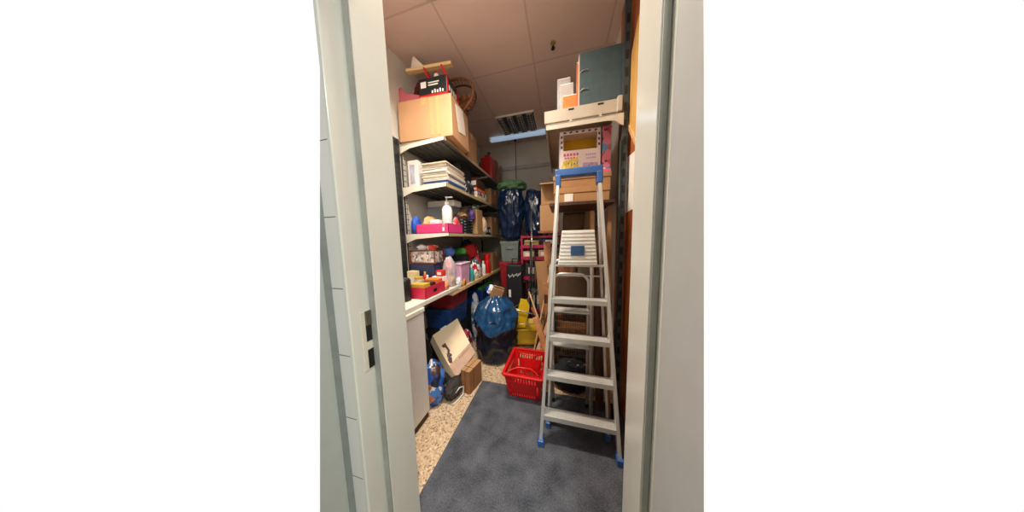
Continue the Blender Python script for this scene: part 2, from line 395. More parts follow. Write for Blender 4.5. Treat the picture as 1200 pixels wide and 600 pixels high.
t = T('ceiling_light', 'unseen added fill light behind the camera', 'ceiling light', (.55, -.75, 2.62))  # unseen lamp, added to brighten the door frame and tiles
b = B(); b.box(-.32, .32, -.32, .32, -.03, 0); b.done('housing', white_enamel, t, bevel=.004)
b = B(); b.box(-.29, .29, -.29, .29, -.034, -.03); b.done('diffuser', mat('fill_diffuser', (240, 246, 246), .5, emit=3.), t)
b = B(); b.box(-2.0, 2.0, -1.96, .0, 2.62, 2.68); struct(b, 'ceiling_corridor_added', mat('corridor_wall'))  # unseen slab, added to block world light from above
for nm, x in (('wall_corridor_added_left', -2.0), ('wall_corridor_added_right', 1.96)):
    b = B(); b.box(x, x+.04, -1.9, 0, 0, 2.62); struct(b, nm, mat('corridor_wall'))  # unseen side walls, added to block world light from the sides
area('corridor_fill_light', (.55, -.75, 2.57), .5, .5, 52, (.95, 1., .98))  # added fill light for jambs and tiles
# ------------------------------------------------------------------ camera
cd = bpy.data.cameras.new('Camera'); cam = bpy.data.objects.new('Camera', cd); C.objects.link(cam)
cd.sensor_fit = 'HORIZONTAL'; cd.sensor_width = 36; cd.lens = 36*FPX/1200; cd.clip_start = .01
M = Matrix((CR, -CD, -_f)).transposed().to_4x4(); M.translation = O; cam.matrix_world = M
bpy.context.scene.camera = cam
vs = bpy.context.scene.view_settings
vs.view_transform = 'Standard'; vs.look = 'None'; vs.gamma = 1; vs.exposure = 0.0; vs.use_curve_mapping = False
# ------------------------------------------------------------------ generic makers
def carton(name, label, x0, x1, y0, y1, z0, z1, rz=0., m=None, cat='box', seam='x', taped=True, opened=False, group=None, wall=.006):
    cx, cy = (x0+x1)/2, (y0+y1)/2; w, d, h = (x1-x0)/2, (y1-y0)/2, z1-z0
    t = T(name, label, cat, (cx, cy, z0), rz, group); m = m or kraft
    b = B()
    if not opened:
        b.box(-w, w, -d, d, 0, h-.004); b.done('body', m, t, bevel=.003)
        for s in (-1, 1):
            b = B()
            if seam == 'x': b.box(-w+.001, w-.001, s*.001 if s > 0 else -d+.001, d-.001 if s > 0 else -.001, h-.004, h)
            else: b.box(s*.001 if s > 0 else -w+.001, w-.001 if s > 0 else -.001, -d+.001, d-.001, h-.004, h)
            b.done('flap', m, t)
        if taped:
            b = B()
            if seam == 'x': b.box(-w-.0008, w+.0008, -.024, .024, h-.0005, h+.0008).box(-w-.0012, -w, -.024, .024, h-.06, h+.0008).box(w, w+.0012, -.024, .024, h-.06, h+.0008)
            else: b.box(-.024, .024, -d-.0008, d+.0008, h-.0005, h+.0008).box(-.024, .024, -d-.0012, -d, h-.06, h+.0008).box(-.024, .024, d, d+.0012, h-.06, h+.0008)
            part(b.done('tape', tape_m, t), 'shiny brown packing tape')
    else:
        b.box(-w, w, -d, d, 0, wall).box(-w, w, -d, -d+wall, 0, h).box(-w, w, d-wall, d, 0, h).box(-w, -w+wall, -d, d, 0, h).box(w-wall, w, -d, d, 0, h)
        b.done('body', m, t)
        fl = d*.8
        for s in (-1, 1):
            b = B(); b.box(-w, w, s*d-.002, s*d+.002, h, h+fl, rot=(-s*1.9, 0, 0), piv=(0, s*d, h)); b.done('flap', m, t)
    return t
def pxbox(l, r, t, bt, Y):                              # pixel rectangle seen on the plane Y -> x0, x1, z0, z1
    my, mx = (t+bt)/2, (l+r)/2
    return aY(l, my, Y).x, aY(r, my, Y).x, aY(mx, bt, Y).z, aY(mx, t, Y).z
def crumple(name, label, cat, loc, rx, ry, h, m, seed, amp=.22, freq=2.2, lean=(0, 0), sub=4, group=None):
    b = B(); b.blob(rx, ry, h, amp, freq, seed, sub=sub, lean=lean)
    return tag(b.done(name, m, smooth=True, loc=loc), label, cat, group)
def bottle(name, label, loc, r, h, m, capm, cat='bottle', neck=.35, cap=.16, group=None, pump=False):
    t = T(name, label, cat, loc, 0, group); hb = h*(1-cap)
    b = B(); b.lathe([(r*.9, 0), (r, .006), (r, hb*.78), (r*.85, hb*.88), (r*neck, hb*.96), (r*neck, hb)], 18); b.done('body', m, t, smooth=True)
    b = B()
    if pump:
        b.lathe([(r*neck*1.15, hb-.002), (r*neck*1.15, hb+.018), (.004, hb+.02), (.004, h-.012), (.012, h-.012), (.012, h)], 14)
        b.box(-.006, r*1.25, -.006, .006, h-.011, h-.001); b.done('pump', capm, t)
    else:
        b.lathe([(r*neck*1.2, hb-.004), (r*neck*1.2, h-.003), (r*neck*1.05, h)], 16); b.done('cap', capm, t, smooth=False)
    return t
# ------------------------------------------------------------------ LADDER (folded platform step ladder)
LY, LK = 1.09, .13
def lad(px, py): v = ray(px, py); t = (LY+LK*CAMH)/(v.y-LK*v.z); return O+v*t
t = T('stepladder', 'folded aluminium platform stepladder with blue feet standing on the mat', 'ladder', (.1, LY, .008))
base = Vector((.1, LY, .008))
railL = [lad(634, 519), lad(654.5, 206)]; railR = [lad(726, 543), lad(702, 206)]
for p in (railL, railR): p[0].z = .035; p[0].y = LY+LK*.035
def on_rail(rl, z): k = (z-rl[0].z)/(rl[1].z-rl[0].z); return rl[0].lerp(rl[1], k)
for rl in (railL, railR):
    b = B(); b.beam(rl[0]-base, rl[1]-base, .020, .038); b.done('front_rail', alu, t, bevel=.003)
    b = B(); b.box(-.019, .019, -.03, .03, 0, .04); o = b.done('foot', blue_pl, t, bevel=.005, loc=(rl[0].x-base.x, rl[0].y-base.y, 0)); part(o, 'blue rubber foot')
zt_ = [.19, .435, .675, .91]
rear = []
for rl, s in ((railL, 1), (railR, -1)):
    q0 = Vector((rl[0].x+s*.035, LY+.125, .035)); q1 = on_rail(rl, 1.60)+Vector((s*.006, .035, 0)); rear.append((q0, q1))
    b = B(); b.beam(q0-base, q1-base, .014, .026); b.done('rear_rail', alu, t, bevel=.003)
    b = B(); b.box(-.016, .016, -.022, .022, 0, .04); part(b.done('foot', blue_pl, t, bevel=.005, loc=(q0.x-base.x, q0.y-base.y, 0)), 'blue rubber foot')
ribbed = wood('ribbed_aluminium', (176, 172, 164), (214, 210, 200), 6., (2, 40, 2), .4); 
for z in zt_:
    a, c = on_rail(railL, z)-base, on_rail(railR, z)-base; y = a.y
    b = B(); b.box(a.x+.010, c.x-.010, y-.018, y+.052, z-.012, z)
    b.box(a.x+.010, c.x-.010, y-.020, y-.015, z-.028, z+.001).box(a.x+.010, c.x-.010, y+.047, y+.052, z-.022, z)
    for q in range(5): b.box(a.x+.012, c.x-.012, y-.010+q*.012, y-.006+q*.012, z-.0005, z+.0015)
    b.done('tread', alu, t)
    for e, s in ((a, 1), (c, -1)):
        b = B(); b.beam((e.x+s*.013, y+.045, z-.01), (e.x+s*.013, y+.0, z+.045), .003, .012); b.done('brace', alu, t)
for z in (.12, .62, 1.05):
    k = (z-.035)/(rear[0][1].z-.035); a, c = rear[0][0].lerp(rear[0][1], k)-base, rear[1][0].lerp(rear[1][1], k)-base
    b = B(); b.beam(a, c, .022, .006, up=(0, 0, 1)); b.done('rear_brace', alu, t)
a, c = on_rail(railL, 1.125)-base, on_rail(railR, 1.125)-base
b = B(); b.beam(a, c, .03, .012, up=(0, 0, 1)); b.done('pivot_bar', alu, t)
pA, pB_, pC, pD = [lad(*p)-base for p in ((654, 310), (699, 310), (696, 269.5), (658.5, 270.5))]
for p in (pA, pB_, pC, pD): p.y -= .03
b = B(); b.prism([pA, pB_, pC, pD], (0, .022, 0)); pl = b.done('platform', mat('platform_alu', (226, 222, 212), .4, .1, var=.06), t, bevel=.003)
b = B()
for q in range(9):
    k = .08+q*.105; u, v = pA.lerp(pD, k), pB_.lerp(pC, k); b.beam(u+Vector((.004, -.001, 0)), v+Vector((-.004, -.001, 0)), .005, .003)
b.done('grip_rib', mat('platform_alu'), pl) if False else b.done('grip_rib', alu, pl)
u, v = lad(668.5, 299)-base, lad(684, 287.5)-base
b = B(); b.box(u.x, v.x, pA.y-.007+.012, pA.y+.02, u.z, v.z); o = b.done('latch', mat('latch_blue', (52, 84, 128), .4), pl, bevel=.003, loc=(0, .012, 0)); part(o, 'blue plastic latch'); o.location.y = (u.y-pA.y)*0+.008-.012
a, c = on_rail(railL, railL[1].z)-base, on_rail(railR, railR[1].z)-base
b = B(); zt2 = max(a.z, c.z)
b.box(a.x-.02, c.x+.02, a.y-.025, a.y+.035, zt2-.015, zt2+.035)
b.box(a.x-.02, a.x+.016, a.y-.028, a.y+.03, zt2-.075, zt2).box(c.x-.016, c.x+.02, c.y-.028, c.y+.03, zt2-.075, zt2)
part(b.done('top_handle', blue_pl, t, bevel=.008), 'blue plastic top handle')
# ------------------------------------------------------------------ STEP STOOL behind the ladder
t = T('step_stool', 'small aluminium step stool with rounded hoop handle, behind the stepladder', 'step stool', (.065, 1.33, .008))
def hoop(b, x, z, y0, k, r, r0=.07):
    P = [(-x, y0, 0)]
    for i in range(7): a = PI-i*PI/12; P.append((-x+r0+math.cos(a)*r0, y0+k*(z-r0+math.sin(a)*r0), z-r0+math.sin(a)*r0))
    for i in range(7): a = PI/2-i*PI/12; P.append((x-r0+math.cos(a)*r0, y0+k*(z-r0+math.sin(a)*r0), z-r0+math.sin(a)*r0))
    P.append((x, y0, 0)); b.tube(P, r, 10)
b = B(); hoop(b, .14, 1.13, 0, .06, .0125); b.done('front_hoop', alu, t, smooth=True)
b = B(); hoop(b, .125, 1.03, .10, -.02, .011); b.done('rear_hoop', alu, t, smooth=True)
for z in (.27, .53, .78):
    b = B(); b.box(-.125, .125, .0, .085, z-.012, z)
    for q in range(6): b.box(-.12, .12, .008+q*.013, .013+q*.013, z, z+.002)
    b.done('tread', alu if z > .3 else alu, t, bevel=.003)
for s in (-1, 1):
    b = B(); b.lathe([(.017, 0), (.017, .03)], 12, c=(s*.14, 0, 0)); b.done('foot', black, t)
    b = B(); b.lathe([(.015, 0), (.015, .03)], 12, c=(s*.125, .10, 0)); b.done('foot', black, t)
# ------------------------------------------------------------------ SHOPPING BASKET
t = T('shopping_basket', 'red plastic shopping basket on the floor at the far edge of the mat', 'basket', (-.285, 1.525, .007), -.02)
W0, D0, W1, D1, HB = .125, .125, .15, .175, .225
b = B()
def lerp(a, c, k): return a+(c-a)*k
cor = [(-1, -1), (1, -1), (1, 1), (-1, 1)]
for i in range(4):
    (ax, ay), (bx, by) = cor[i], cor[(i+1) % 4]; NU, NV = 26, 16
    def fn(u, v, ax=ax, ay=ay, bx=bx, by=by):
        w, d = lerp(W0, W1, v), lerp(D0, D1, v); return (lerp(ax, bx, u)*w, lerp(ay, by, u)*d, lerp(.004, HB, v))
    def hole(iu, iv): return 3 <= iu <= 22 and iu % 2 == 1 and (iv in (1, 2) or iv in (11, 12, 13)) or (iu in (2, 23) and iv in (4, 5, 6, 7, 8, 9))
    b.surf(NU, NV, fn, hole)
b.surf(14, 14, lambda u, v: (lerp(-W0, W0, u), lerp(-D0, D0, v), .004), lambda i, j: i % 2 == 1 and j % 3 == 1)
bmesh.ops.remove_doubles(b.bm, verts=b.bm.verts[:], dist=.0005)
b.done('body', red, t, solid=.003)
b = B()
for i in range(4):
    (ax, ay), (bx, by) = cor[i], cor[(i+1) % 4]
    b.beam((ax*(W1+.008), ay*(D1+.008), HB), (bx*(W1+.008), by*(D1+.008), HB), .024, .022, up=(0, 0, 1))
b.done('rim', red, t, bevel=.005)
for s in (-1, 1):
    b = B(); P = [(-.12, s*(D1-.025), HB+.004), (-.10, s*(D1-.05), HB+.008), (-.05, s*(D1-.085), HB+.010), (.05, s*(D1-.085), HB+.010), (.10, s*(D1-.05), HB+.008), (.12, s*(D1-.025), HB+.004)]
    b.tube(P, .006, 8); b.done('handle', red, t, smooth=True)
# ------------------------------------------------------------------ MOP BUCKET
t = T('mop_bucket', 'yellow mop bucket with wringer standing between the blue bag and the ladder', 'bucket', (-.42, 2.17, .0), .25)
b = B()
def rr(w, d, r, n=6):
    P = []
    for (sx, sy, a0) in ((1, 1, 0), (-1, 1, PI/2), (-1, -1, PI), (1, -1, 1.5*PI)):
        for i in range(n+1): a = a0+i*PI/2/n; P.append((sx*(w-r)+math.cos(a)*r, sy*(d-r)+math.sin(a)*r))
    return P
def shell(b, secs):
    R = [[b.bm.verts.new((x+ox, y, z)) for x, y in rr(w, d, r)] for (w, d, r, z, ox) in secs]
    for A, Q in zip(R, R[1:]):
        for j in range(len(A)): b.bm.faces.new((A[j], A[(j+1) % len(A)], Q[(j+1) % len(A)], Q[j]))
    b.bm.faces.new(R[0][::-1]); return R
shell(b, [(.14, .10, .04, .07, 0), (.155, .115, .05, .16, 0), (.185, .14, .06, .255, 0), (.20, .15, .06, .265, 0), (.20, .15, .06, .275, 0), (.185, .138, .055, .27, 0), (.145, .105, .045, .09, 0)])
b.done('tub', yellow, t, smooth=True)
b = B(); b.loft([(.12, -.10, .25), (.20, -.05, .25), (.20, .05, .25), (.12, .10, .25)], [(.20, -.06, .285), (.255, -.03, .285), (.255, .03, .285), (.20, .06, .285)]); b.done('spout', yellow, t, bevel=.006)
for sx in (-1, 1):
    for sy in (-1, 1):
        b = B(); b.tube([(sx*.11-.012, sy*.08, .025), (sx*.11+.012, sy*.08, .025)], .025, 14); b.box(sx*.11-.016, sx*.11+.016, sy*.08-.008, sy*.08+.008, .025, .072); b.done('castor', black, t)
b = B(); b.loft([(-.14, -.09, .262), (.0, -.09, .262), (.0, .09, .262), (-.14, .09, .262)], [(-.15, -.10, .44), (.03, -.10, .42), (.03, .10, .42), (-.15, .10, .44)]); wr_ = b.done('wringer', yellow, t, bevel=.012)
b = B(); b.prism([(-.10, -.101, .43), (.03, -.101, .41), (.05, -.101, .53), (.02, -.101, .60), (-.05, -.101, .62)], (0, .012, 0)); b.done('wringer_plate', yellow, t, bevel=.004)
b = B(); b.tube([(-.16, -.12, .40), (-.19, -.12, .46), (-.10, -.125, .50), (.10, -.125, .44), (.22, -.11, .42)], .007, 8); b.done('lever', steel, t, smooth=True)
b = B(); b.tube([(-.17, .12, .42), (.02, .12, .52), (.16, .10, .66), (.22, .08, .80)], .009, 8); b.done('press_handle', steel, t, smooth=True)
b = B(); b.tube([(-.195, -.13, .28), (-.205, -.16, .33), (-.05, -.19, .36), (.12, -.17, .345), (.2, -.13, .285)], .004, 6); b.done('carry_handle', steel, t, smooth=True)
# ------------------------------------------------------------------ BIN LINERS
def crease(a, z, seed, amp):
    c, s_ = math.cos(a), math.sin(a); w = .25*noise.noise(Vector((c*2+seed, s_*2, z*5)))
    r1 = .45-abs(noise.noise(Vector((c*1.5+w, s_*1.5, z*4.5+seed))))*2.2
    r2 = .35-abs(noise.noise(Vector((c*3.2+seed, s_*3.2+w*2, z*10))))*1.8
    r3 = .3-abs(noise.noise(Vector((c*7+seed, s_*7, z*22+w*6))))*1.5
    return amp*(1.2*r1+.75*r2+.38*r3)
def binliner(name, label, loc, prof, m, seed, sq=(1, 1), lean=(0, 0), group=None, amp=.10, tie=None, rz=0):
    h = prof[-1][1]
    def fn(p, a, v):
        f = 1+crease(a, p.z, seed, amp)
        f += amp*.9*max(0, v-.7)*math.sin(a*9+seed+3*noise.noise(Vector((a, p.z*4, seed))))
        g = 1 if v > .04 else .5
        return Vector((p.x*f+lean[0]*p.z, p.y*f+lean[1]*p.z, p.z+(.02*noise.noise(Vector((p.x*9, p.y*9, seed))) if v > .1 else 0)))
    full = []
    for (r0, z0), (r1, z1) in zip(prof, prof[1:]):
        for i in range(12): k = i/12; full.append((r0+(r1-r0)*(k*k*(3-2*k)*.5+k*.5), z0+(z1-z0)*k))
    full.append(prof[-1])
    b = B(); b.lathe(full, 110, sq=sq, fn=fn)
    t = T(name, label, 'rubbish bag', loc, rz, group)
    b.done('sack', m, t, smooth=True)
    if tie:
        r, z0, z1 = tie
        b = B(); b.lathe([(r*.7, z0), (r, z0+.02), (r*1.2, z1-.02), (r*1.35, z1)], 28, c=(lean[0]*z0, lean[1]*z0, 0), fn=lambda p, a, v: Vector((p.x*(1+.3*math.sin(a*7)*v), p.y*(1+.3*math.sin(a*7+1)*v), p.z+.02*math.sin(a*5)*v)))
        b.done('gathered_neck', m, t, smooth=True)
    return t
t = T('rubbish_bag', 'full bin bag standing on the floor, black below with a bright blue crumpled top', 'rubbish bag', (-.70, 1.93, 0))
def full_bag():
    prof = [(.14, 0), (.215, .03), (.235, .18), (.225, .34), (.235, .46), (.19, .58), (.10, .66), (.055, .70)]
    full = []
    for (r0, z0), (r1, z1) in zip(prof, prof[1:]):
        for i in range(12): k = i/12; full.append((r0+(r1-r0)*k, z0+(z1-z0)*k))
    full.append(prof[-1])
    def fn(p, a, v):
        f = 1+crease(a, p.z, 3.3, .085)
        f += .12*max(0, v-.55)*math.sin(a*11+4*noise.noise(Vector((a, p.z*5, 2))))
        return Vector((p.x*f, p.y*f, p.z))
    return full, fn
prof_, fn_ = full_bag()
cut = int(len(prof_)*.50)
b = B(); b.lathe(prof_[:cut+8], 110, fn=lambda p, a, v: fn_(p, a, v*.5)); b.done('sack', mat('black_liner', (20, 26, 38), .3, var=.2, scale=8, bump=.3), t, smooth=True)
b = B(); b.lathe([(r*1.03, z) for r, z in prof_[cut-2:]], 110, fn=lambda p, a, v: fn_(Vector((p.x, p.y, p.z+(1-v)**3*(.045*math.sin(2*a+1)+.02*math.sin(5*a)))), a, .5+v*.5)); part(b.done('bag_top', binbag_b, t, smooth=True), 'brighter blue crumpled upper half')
binliner('rubbish_bag', 'left of the two upper dark blue bin bags at the back, under the green bag', (-.68, 2.62, 1.27), [(.07, 0), (.13, .05), (.165, .20), (.185, .40), (.18, .56), (.16, .66), (.14, .70)], binbag, 5, sq=(1, .8), amp=.12)
binliner('rubbish_bag', 'right of the two upper dark blue bin bags, on top of the pink rack', (-.29, 2.62, 1.335), [(.13, 0), (.165, .05), (.16, .25), (.15, .42), (.12, .54), (.09, .60), (.05, .62)], binbag, 9, sq=(1, .8), lean=(-.12, 0), amp=.12)
# ------------------------------------------------------------------ LEFT WALL SHELVING
S1, S2, S3, S4, WT = 2.17, 1.79, 1.365, .83, .868
XF, XB = -.95, -1.405
t = T('shelving_unit', 'metal wall shelving on the left wall loaded with boxes, papers and clutter', 'shelving', (-1.2, 1.48, 0))
oL = Vector((-1.2, 1.48, 0))
dm = mat('slatted_metal', (112, 112, 108), .5, .2, var=.08)
def lb(b, x0, x1, y0, y1, z0, z1, **k): return b.box(x0-oL.x, x1-oL.x, y0-oL.y, y1-oL.y, z0, z1, **k)
slot_w = brickmat('slotted_white', (224, 220, 206), (220, 216, 202), (70, 68, 64), .0175, .05, .0035, ('Y', 'Z'))
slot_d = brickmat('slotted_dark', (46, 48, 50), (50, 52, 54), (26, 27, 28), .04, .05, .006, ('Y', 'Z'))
for y, m in ((1.385, slot_d), (1.495, slot_w), (2.53, slot_d), (3.24, slot_d)):  # nearest, wide dark post stands in for the shaded gap by the wall
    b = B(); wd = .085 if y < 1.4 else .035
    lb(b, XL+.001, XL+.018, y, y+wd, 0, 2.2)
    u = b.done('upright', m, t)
for z, wd in ((S1, False), (S2, False), (S3, False), (S4, True)):
    for (ya, yb) in ((1.485, 2.535), (2.545, 3.25)):
        b = B(); lb(b, XB, XF, ya, yb, z-.008, z)
        for q in range(6): lb(b, XB+.03+q*.068, XB+.055+q*.068, ya+.01, yb-.01, z-.016, z-.007)
        lb(b, XF-.012, XF, ya, yb, z-.034, z-.001); lb(b, XB, XB+.01, ya, yb, z-.03, z-.001)
        lb(b, XB, XF, ya, ya+.010, z-.03, z-.001)
        sh = b.done('shelf', dm if not wd else pine, t)
        if ya < 2:
            b = B(); lb(b, XF-.004, XF+.004, ya, yb, z-.030, z-.004)
            part(b.done('front_edge', pine if wd else wood('shelf_lip', (170, 150, 116), (206, 188, 150), axis=(14, 1, 14)), sh), 'pale front edge strip')
        for y in (ya+.002, yb-.012) if ya < 2 else (yb-.012,):
            b = B(); b.prism([Vector((XB, y-.006, z-.002))-oL, Vector((XF-.006, y-.006, z-.002))-oL, Vector((XF-.006, y-.006, z-.026))-oL, Vector((XB+.10, y-.006, z-.05))-oL, Vector((XB, y-.006, z-.085))-oL], (0, .004, 0))
            b.done('bracket', white_enamel, sh)
b = B(); b.box(-1.36, XF+.003, .81, 1.60, S4+.004, WT)
tag(b.done('worktop', white_enamel, bevel=.004, loc=(0, 0, 0)), 'white slab worktop resting on the white freezer and the lowest shelf', 'worktop')
t = T('freezer', 'white under-counter freezer beside the left door jamb', 'freezer', (-1.09, .92, 0))
fm = mat('freezer_white', (214, 210, 204), .4, var=.03)
b = B(); b.box(-.15, .15, -.16, .18, .05, .80); b.done('body', fm, t, bevel=.006)
b = B(); b.box(-.15, .155, -.165, .186, .80, S4+.003); b.done('lid', white_enamel, t, bevel=.006)
b = B(); b.box(-.14, .14, -.15, .17, 0, .05); part(b.done('plinth', mat('plinth_shadow_brown', (70, 50, 36), .7), t), 'plinth coloured dark for its shadow')  # shadow along the freezer foot is put into this dark brown
# --- top shelf
bx = aX(549, 150, -.885).y
t = carton('cardboard_box', 'large tan cardboard box on the top left shelf under the ceiling', -1.39, -.885, 1.475, bx, S1, 2.50, rz=.06, m=mat('light_kraft', (192, 148, 108), .7, var=.06, scale=5), seam='y')
h = (bx-1.475)/2
b = B(); b.box(.2535, .255, -h+.09, -h+.24, .10, .31, rot=(.22, 0, 0)); part(b.done('paper_note', paper, t), 'white paper sheet taped on the side')
b = B()
for x in (.07, .13): b.beam((x-.0, -h-.001, .02), (x+.0, -h-.001, .325), .03, .002)
b.done('side_tape', tape_m, t)
ztop = 2.50
t = T('magazine_file', 'dusty pink magazine file standing on the large cardboard box', 'magazine file', (-1.32, 1.53, ztop))
b = B(); P = [(-.10, 0, 0), (.11, 0, 0), (.11, 0, .075), (-.03, 0, .115), (-.07, 0, .17), (-.10, 0, .17)]
b.prism(P, (0, .003, 0)); b.prism([(x, .057, z) for x, y, z in P], (0, .003, 0)); b.box(-.10, .11, 0, .06, 0, .003).box(.107, .11, 0, .06, 0, .075).box(-.10, -.097, 0, .06, 0, .17)
b.done('body', pink2, t)
b = B(); b.box(.05, .09, -.001, 0, .02, .045); part(b.done('label_window', black, t), 'black label window')
t = T('tool_box_carton', 'black and red printed product box on the large cardboard box', 'box', (-1.03, 1.545, ztop), .05)
b = B(); b.box(-.14, .12, -.06, .14, .0, .15); b.done('body', mat('black_print', (26, 32, 34), .35), t, bevel=.003)
b = B(); b.box(.1195, .1215, -.06, .14, 0, .022).box(.1195, .1215, -.06, -.035, 0, .15).box(.1195, .1215, .11, .14, 0, .15).box(-.14, .1215, -.0612, -.0595, 0, .018); part(b.done('red_side', red, t), 'red printed edge and side')
b = B()
for x, w, z, hh in ((-.12, .05, .075, .047), (-.05, .09, .085, .01), (-.05, .10, .105, .008)): b.box(x, x+w, -.0618, -.0605, z, z+hh)
for q in range(5): b.box(-.02+q*.024, -.008+q*.024, -.0618, -.0605, .025, .045+.008*(q % 2))
b.done('printed_marks', white_pl, t)
b = B()
for q in range(4): b.box(.1214, .1224, -.03+q*.035, -.01+q*.035, .05, .09)
b.done('side_marks', white_pl, t)
crumple('backpack', 'dark red and black bag lying behind the pink magazine file', 'bag', (-1.27, 1.665, ztop), .10, .045, .30, mat('maroon_cloth', (96, 26, 30), .8, var=.5, scale=9), 4, .18)
t = T('wooden_trestle', 'small red-legged trestle with pale wooden top standing on the black product box', 'trestle', (-1.10, 1.555, ztop+.151), .09)
b = B(); b.box(-.225, .20, -.02, .02, .125, .15); b.done('top_board', wood('pale_pine', (214, 178, 120), (232, 204, 156), axis=(1, 14, 14)), t, bevel=.003)
for sx in (-.02, .14):
    for sy in (-1, 1):
        b = B(); b.beam((sx-.025, sy*.022, .126), (sx+.03, sy*.05+.02, .002), .016, .016); b.done('leg', red, t, bevel=.003)
    b = B(); b.beam((sx+.005, -.03, .06), (sx+.005, .06, .06), .012, .012); b.done('stretcher', red, t)
b = B(); b.loft([(-.06, 0, 0), (.09, 0, 0), (.09, .01, 0)], [(-.035, .01, .115), (-.025, .01, .115), (-.03, .012, .115)]); b.loft([(-.06, 0, .0), (-.02, .05, 0), (-.05, .05, .0)], [(-.035, .01, .115), (-.03, .012, .113), (-.032, .014, .114)])
tag(b.done('paper_cone', paper, loc=(-1.235, 1.543, ztop+.3015)), 'pointed folded white paper on top of the red trestle', 'paper')
bottle('spray_bottle', 'red and white spray bottle standing under the trestle on the black product box', (-1.055, 1.575, ztop+.151), .022, .118, white_pl, red)
t = T('wicker_hoop', 'large round brown wicker basket leaning on edge behind the trestle', 'basket', (-1.09, 1.80, ztop+.002), rot=(-.08, 0, math.radians(-8)))
WR, WH = .285, .185
b = B(); P = [(math.cos(a)*WR, .0, WH+.012+math.sin(a)*WH) for a in [i*2*PI/48 for i in range(48)]]
b.tube(P, .013, 8, closed=True); b.done('rim', brownwood, t, smooth=True)
b = B(); P2 = [(math.cos(a)*WR*.95, .07, WH+.012+math.sin(a)*WH*.95) for a in [i*2*PI/48 for i in range(48)]]; b.tube(P2, .009, 8, closed=True); b.done('inner_rim', darkwood, t, smooth=True)
b = B()
for i in range(40):
    a = i*2*PI/40; b.beam((math.cos(a)*WR, 0, WH+.012+math.sin(a)*WH), (math.cos(a)*WR*.95, .07, WH+.012+math.sin(a)*WH*.95), .008, .004)
b.done('weave', wood('wicker', (120, 78, 46), (160, 112, 70), 9), t)
b = B(); b.lathe([(WR*.5, 0), (WR*.52, .004)], 40, sq=(1, .7)); b.done('woven_base', printed('woven_base', [(150, 96, 60), (120, 70, 44), (176, 120, 84), (96, 60, 40)], 30), t, rot=(PI/2, 0, 0), loc=(.10, .07, WH*.85))
carton('cardboard_box', 'small plain tan box at the far end of the top left shelf', -1.22, -.955, bx+.09, bx+.34, S1, 2.46, m=kraft2, seam='x')
b = B(); 
t = T('jerrycan', 'dark red plastic canister at the far end of the top left shelf', 'canister', (-1.04, 2.72, S1))
b = B(); b.box(-.09, .085, -.09, .09, 0, .30).box(-.05, .05, -.03, .03, .30, .36); b.done('body', mat('dark_red_plastic', (170, 24, 26), .4), t, bevel=.02)
b = B(); b.lathe([(.025, .355), (.025, .385)], 16, c=(.02, 0, 0)); b.done('cap', black, t)
carton('cardboard_box', 'brown box behind the red canister on the top left shelf', -1.25, -.965, 2.86, 3.15, S1, 2.50, m=kraft_d)
# --- second shelf
t = T('paper_ream', 'white wrapped paper ream standing at the left end of the second shelf', 'paper ream', (-1.315, 1.62, S2+.001))
b = B(); b.box(-.055, .055, -.105, .105, 0, .24); b.done('wrapper', mat('ream_wrap', (226, 220, 216), .4, var=.08, scale=8), t, bevel=.006)
b = B(); b.box(-.03, .02, -.1062, -.1050, .03, .20); b.done('printed_panel', mat('ream_print', (176, 176, 196), .5, var=.3), t)
random.seed(3)
z = S2+.001
ords = ['bottom', 'second from the bottom', 'third from the bottom', 'fourth from the bottom', 'fifth from the bottom', 'sixth from the bottom', 'seventh from the bottom', 'fourth from the top', 'third from the top', 'second from the top', 'top']
for i in range(11):
    hh = .014+.007*random.random(); w = .255; d = .30; top = i == 10
    if i == 1:
        b = B(); b.box(-w/2, w/2, -d/2, d/2, 0, .018); o = b.done('folder', blue_pl, bevel=.003, loc=(-1.075, 1.665, z), rot=(0, 0, -.02)); tag(o, 'blue folder near the bottom of the tall paper stack', 'folder'); z += .0185; continue
    b = B()
    for q in range(4): dx, dy = random.uniform(-.006, .006), random.uniform(-.006, .006); b.box(-w/2+dx, w/2+dx, -d/2+dy, d/2+dy, hh*q/4+.0003, hh*(q+1)/4)
    o = b.done('paper_bundle', [paper, paper2, white_pl][i % 3], loc=(-1.085+random.uniform(-.012, .012), 1.655+random.uniform(-.01, .012), z), rot=(0, 0, random.uniform(-.05, .05)))
    tag(o, 'off-white bundle of papers, %s in the tall stack on the second shelf' % ords[i], 'paper bundle', 'bundles in the paper stack'); z += hh+.0006
carton('storage_box', 'black box behind the paper stack on the second shelf', -1.30, -1.02, 1.86, 1.88+.22, S2, 2.10, m=mat('black_card', (34, 36, 42), .6), taped=False)
z = S2+.001
for nm, col, hh, lab in (('pack', mat('cream_pack', (232, 214, 160), .5), .04, 'cream pack at the bottom of the coloured stack on the second shelf'),
                         ('pack', printed('purple_pack', [(120, 70, 140), (226, 220, 226), (150, 100, 160)], 22), .045, 'purple and white pack between the cream and orange packs'),
                         ('pack', orange, .035, 'orange pack on the purple pack on the second shelf'),
                         ('box', mat('chocolate_box', (72, 36, 24), .5, var=.3), .10, 'dark brown box on top of the orange pack')):
    t = T(nm if nm != 'box' else 'small_box', lab, 'pack' if nm != 'box' else 'box', (-1.0, 2.24, z), random.uniform(-.06, .06))
    b = B(); b.box(-.042, .042, -.13, .11, 0, hh); b.done('body', col, t, bevel=.004)
    b = B(); b.box(-.03, .03, -.1312, -.1298, hh*.25, hh*.75); b.done('end_label', paper, t)
    z += hh+.001
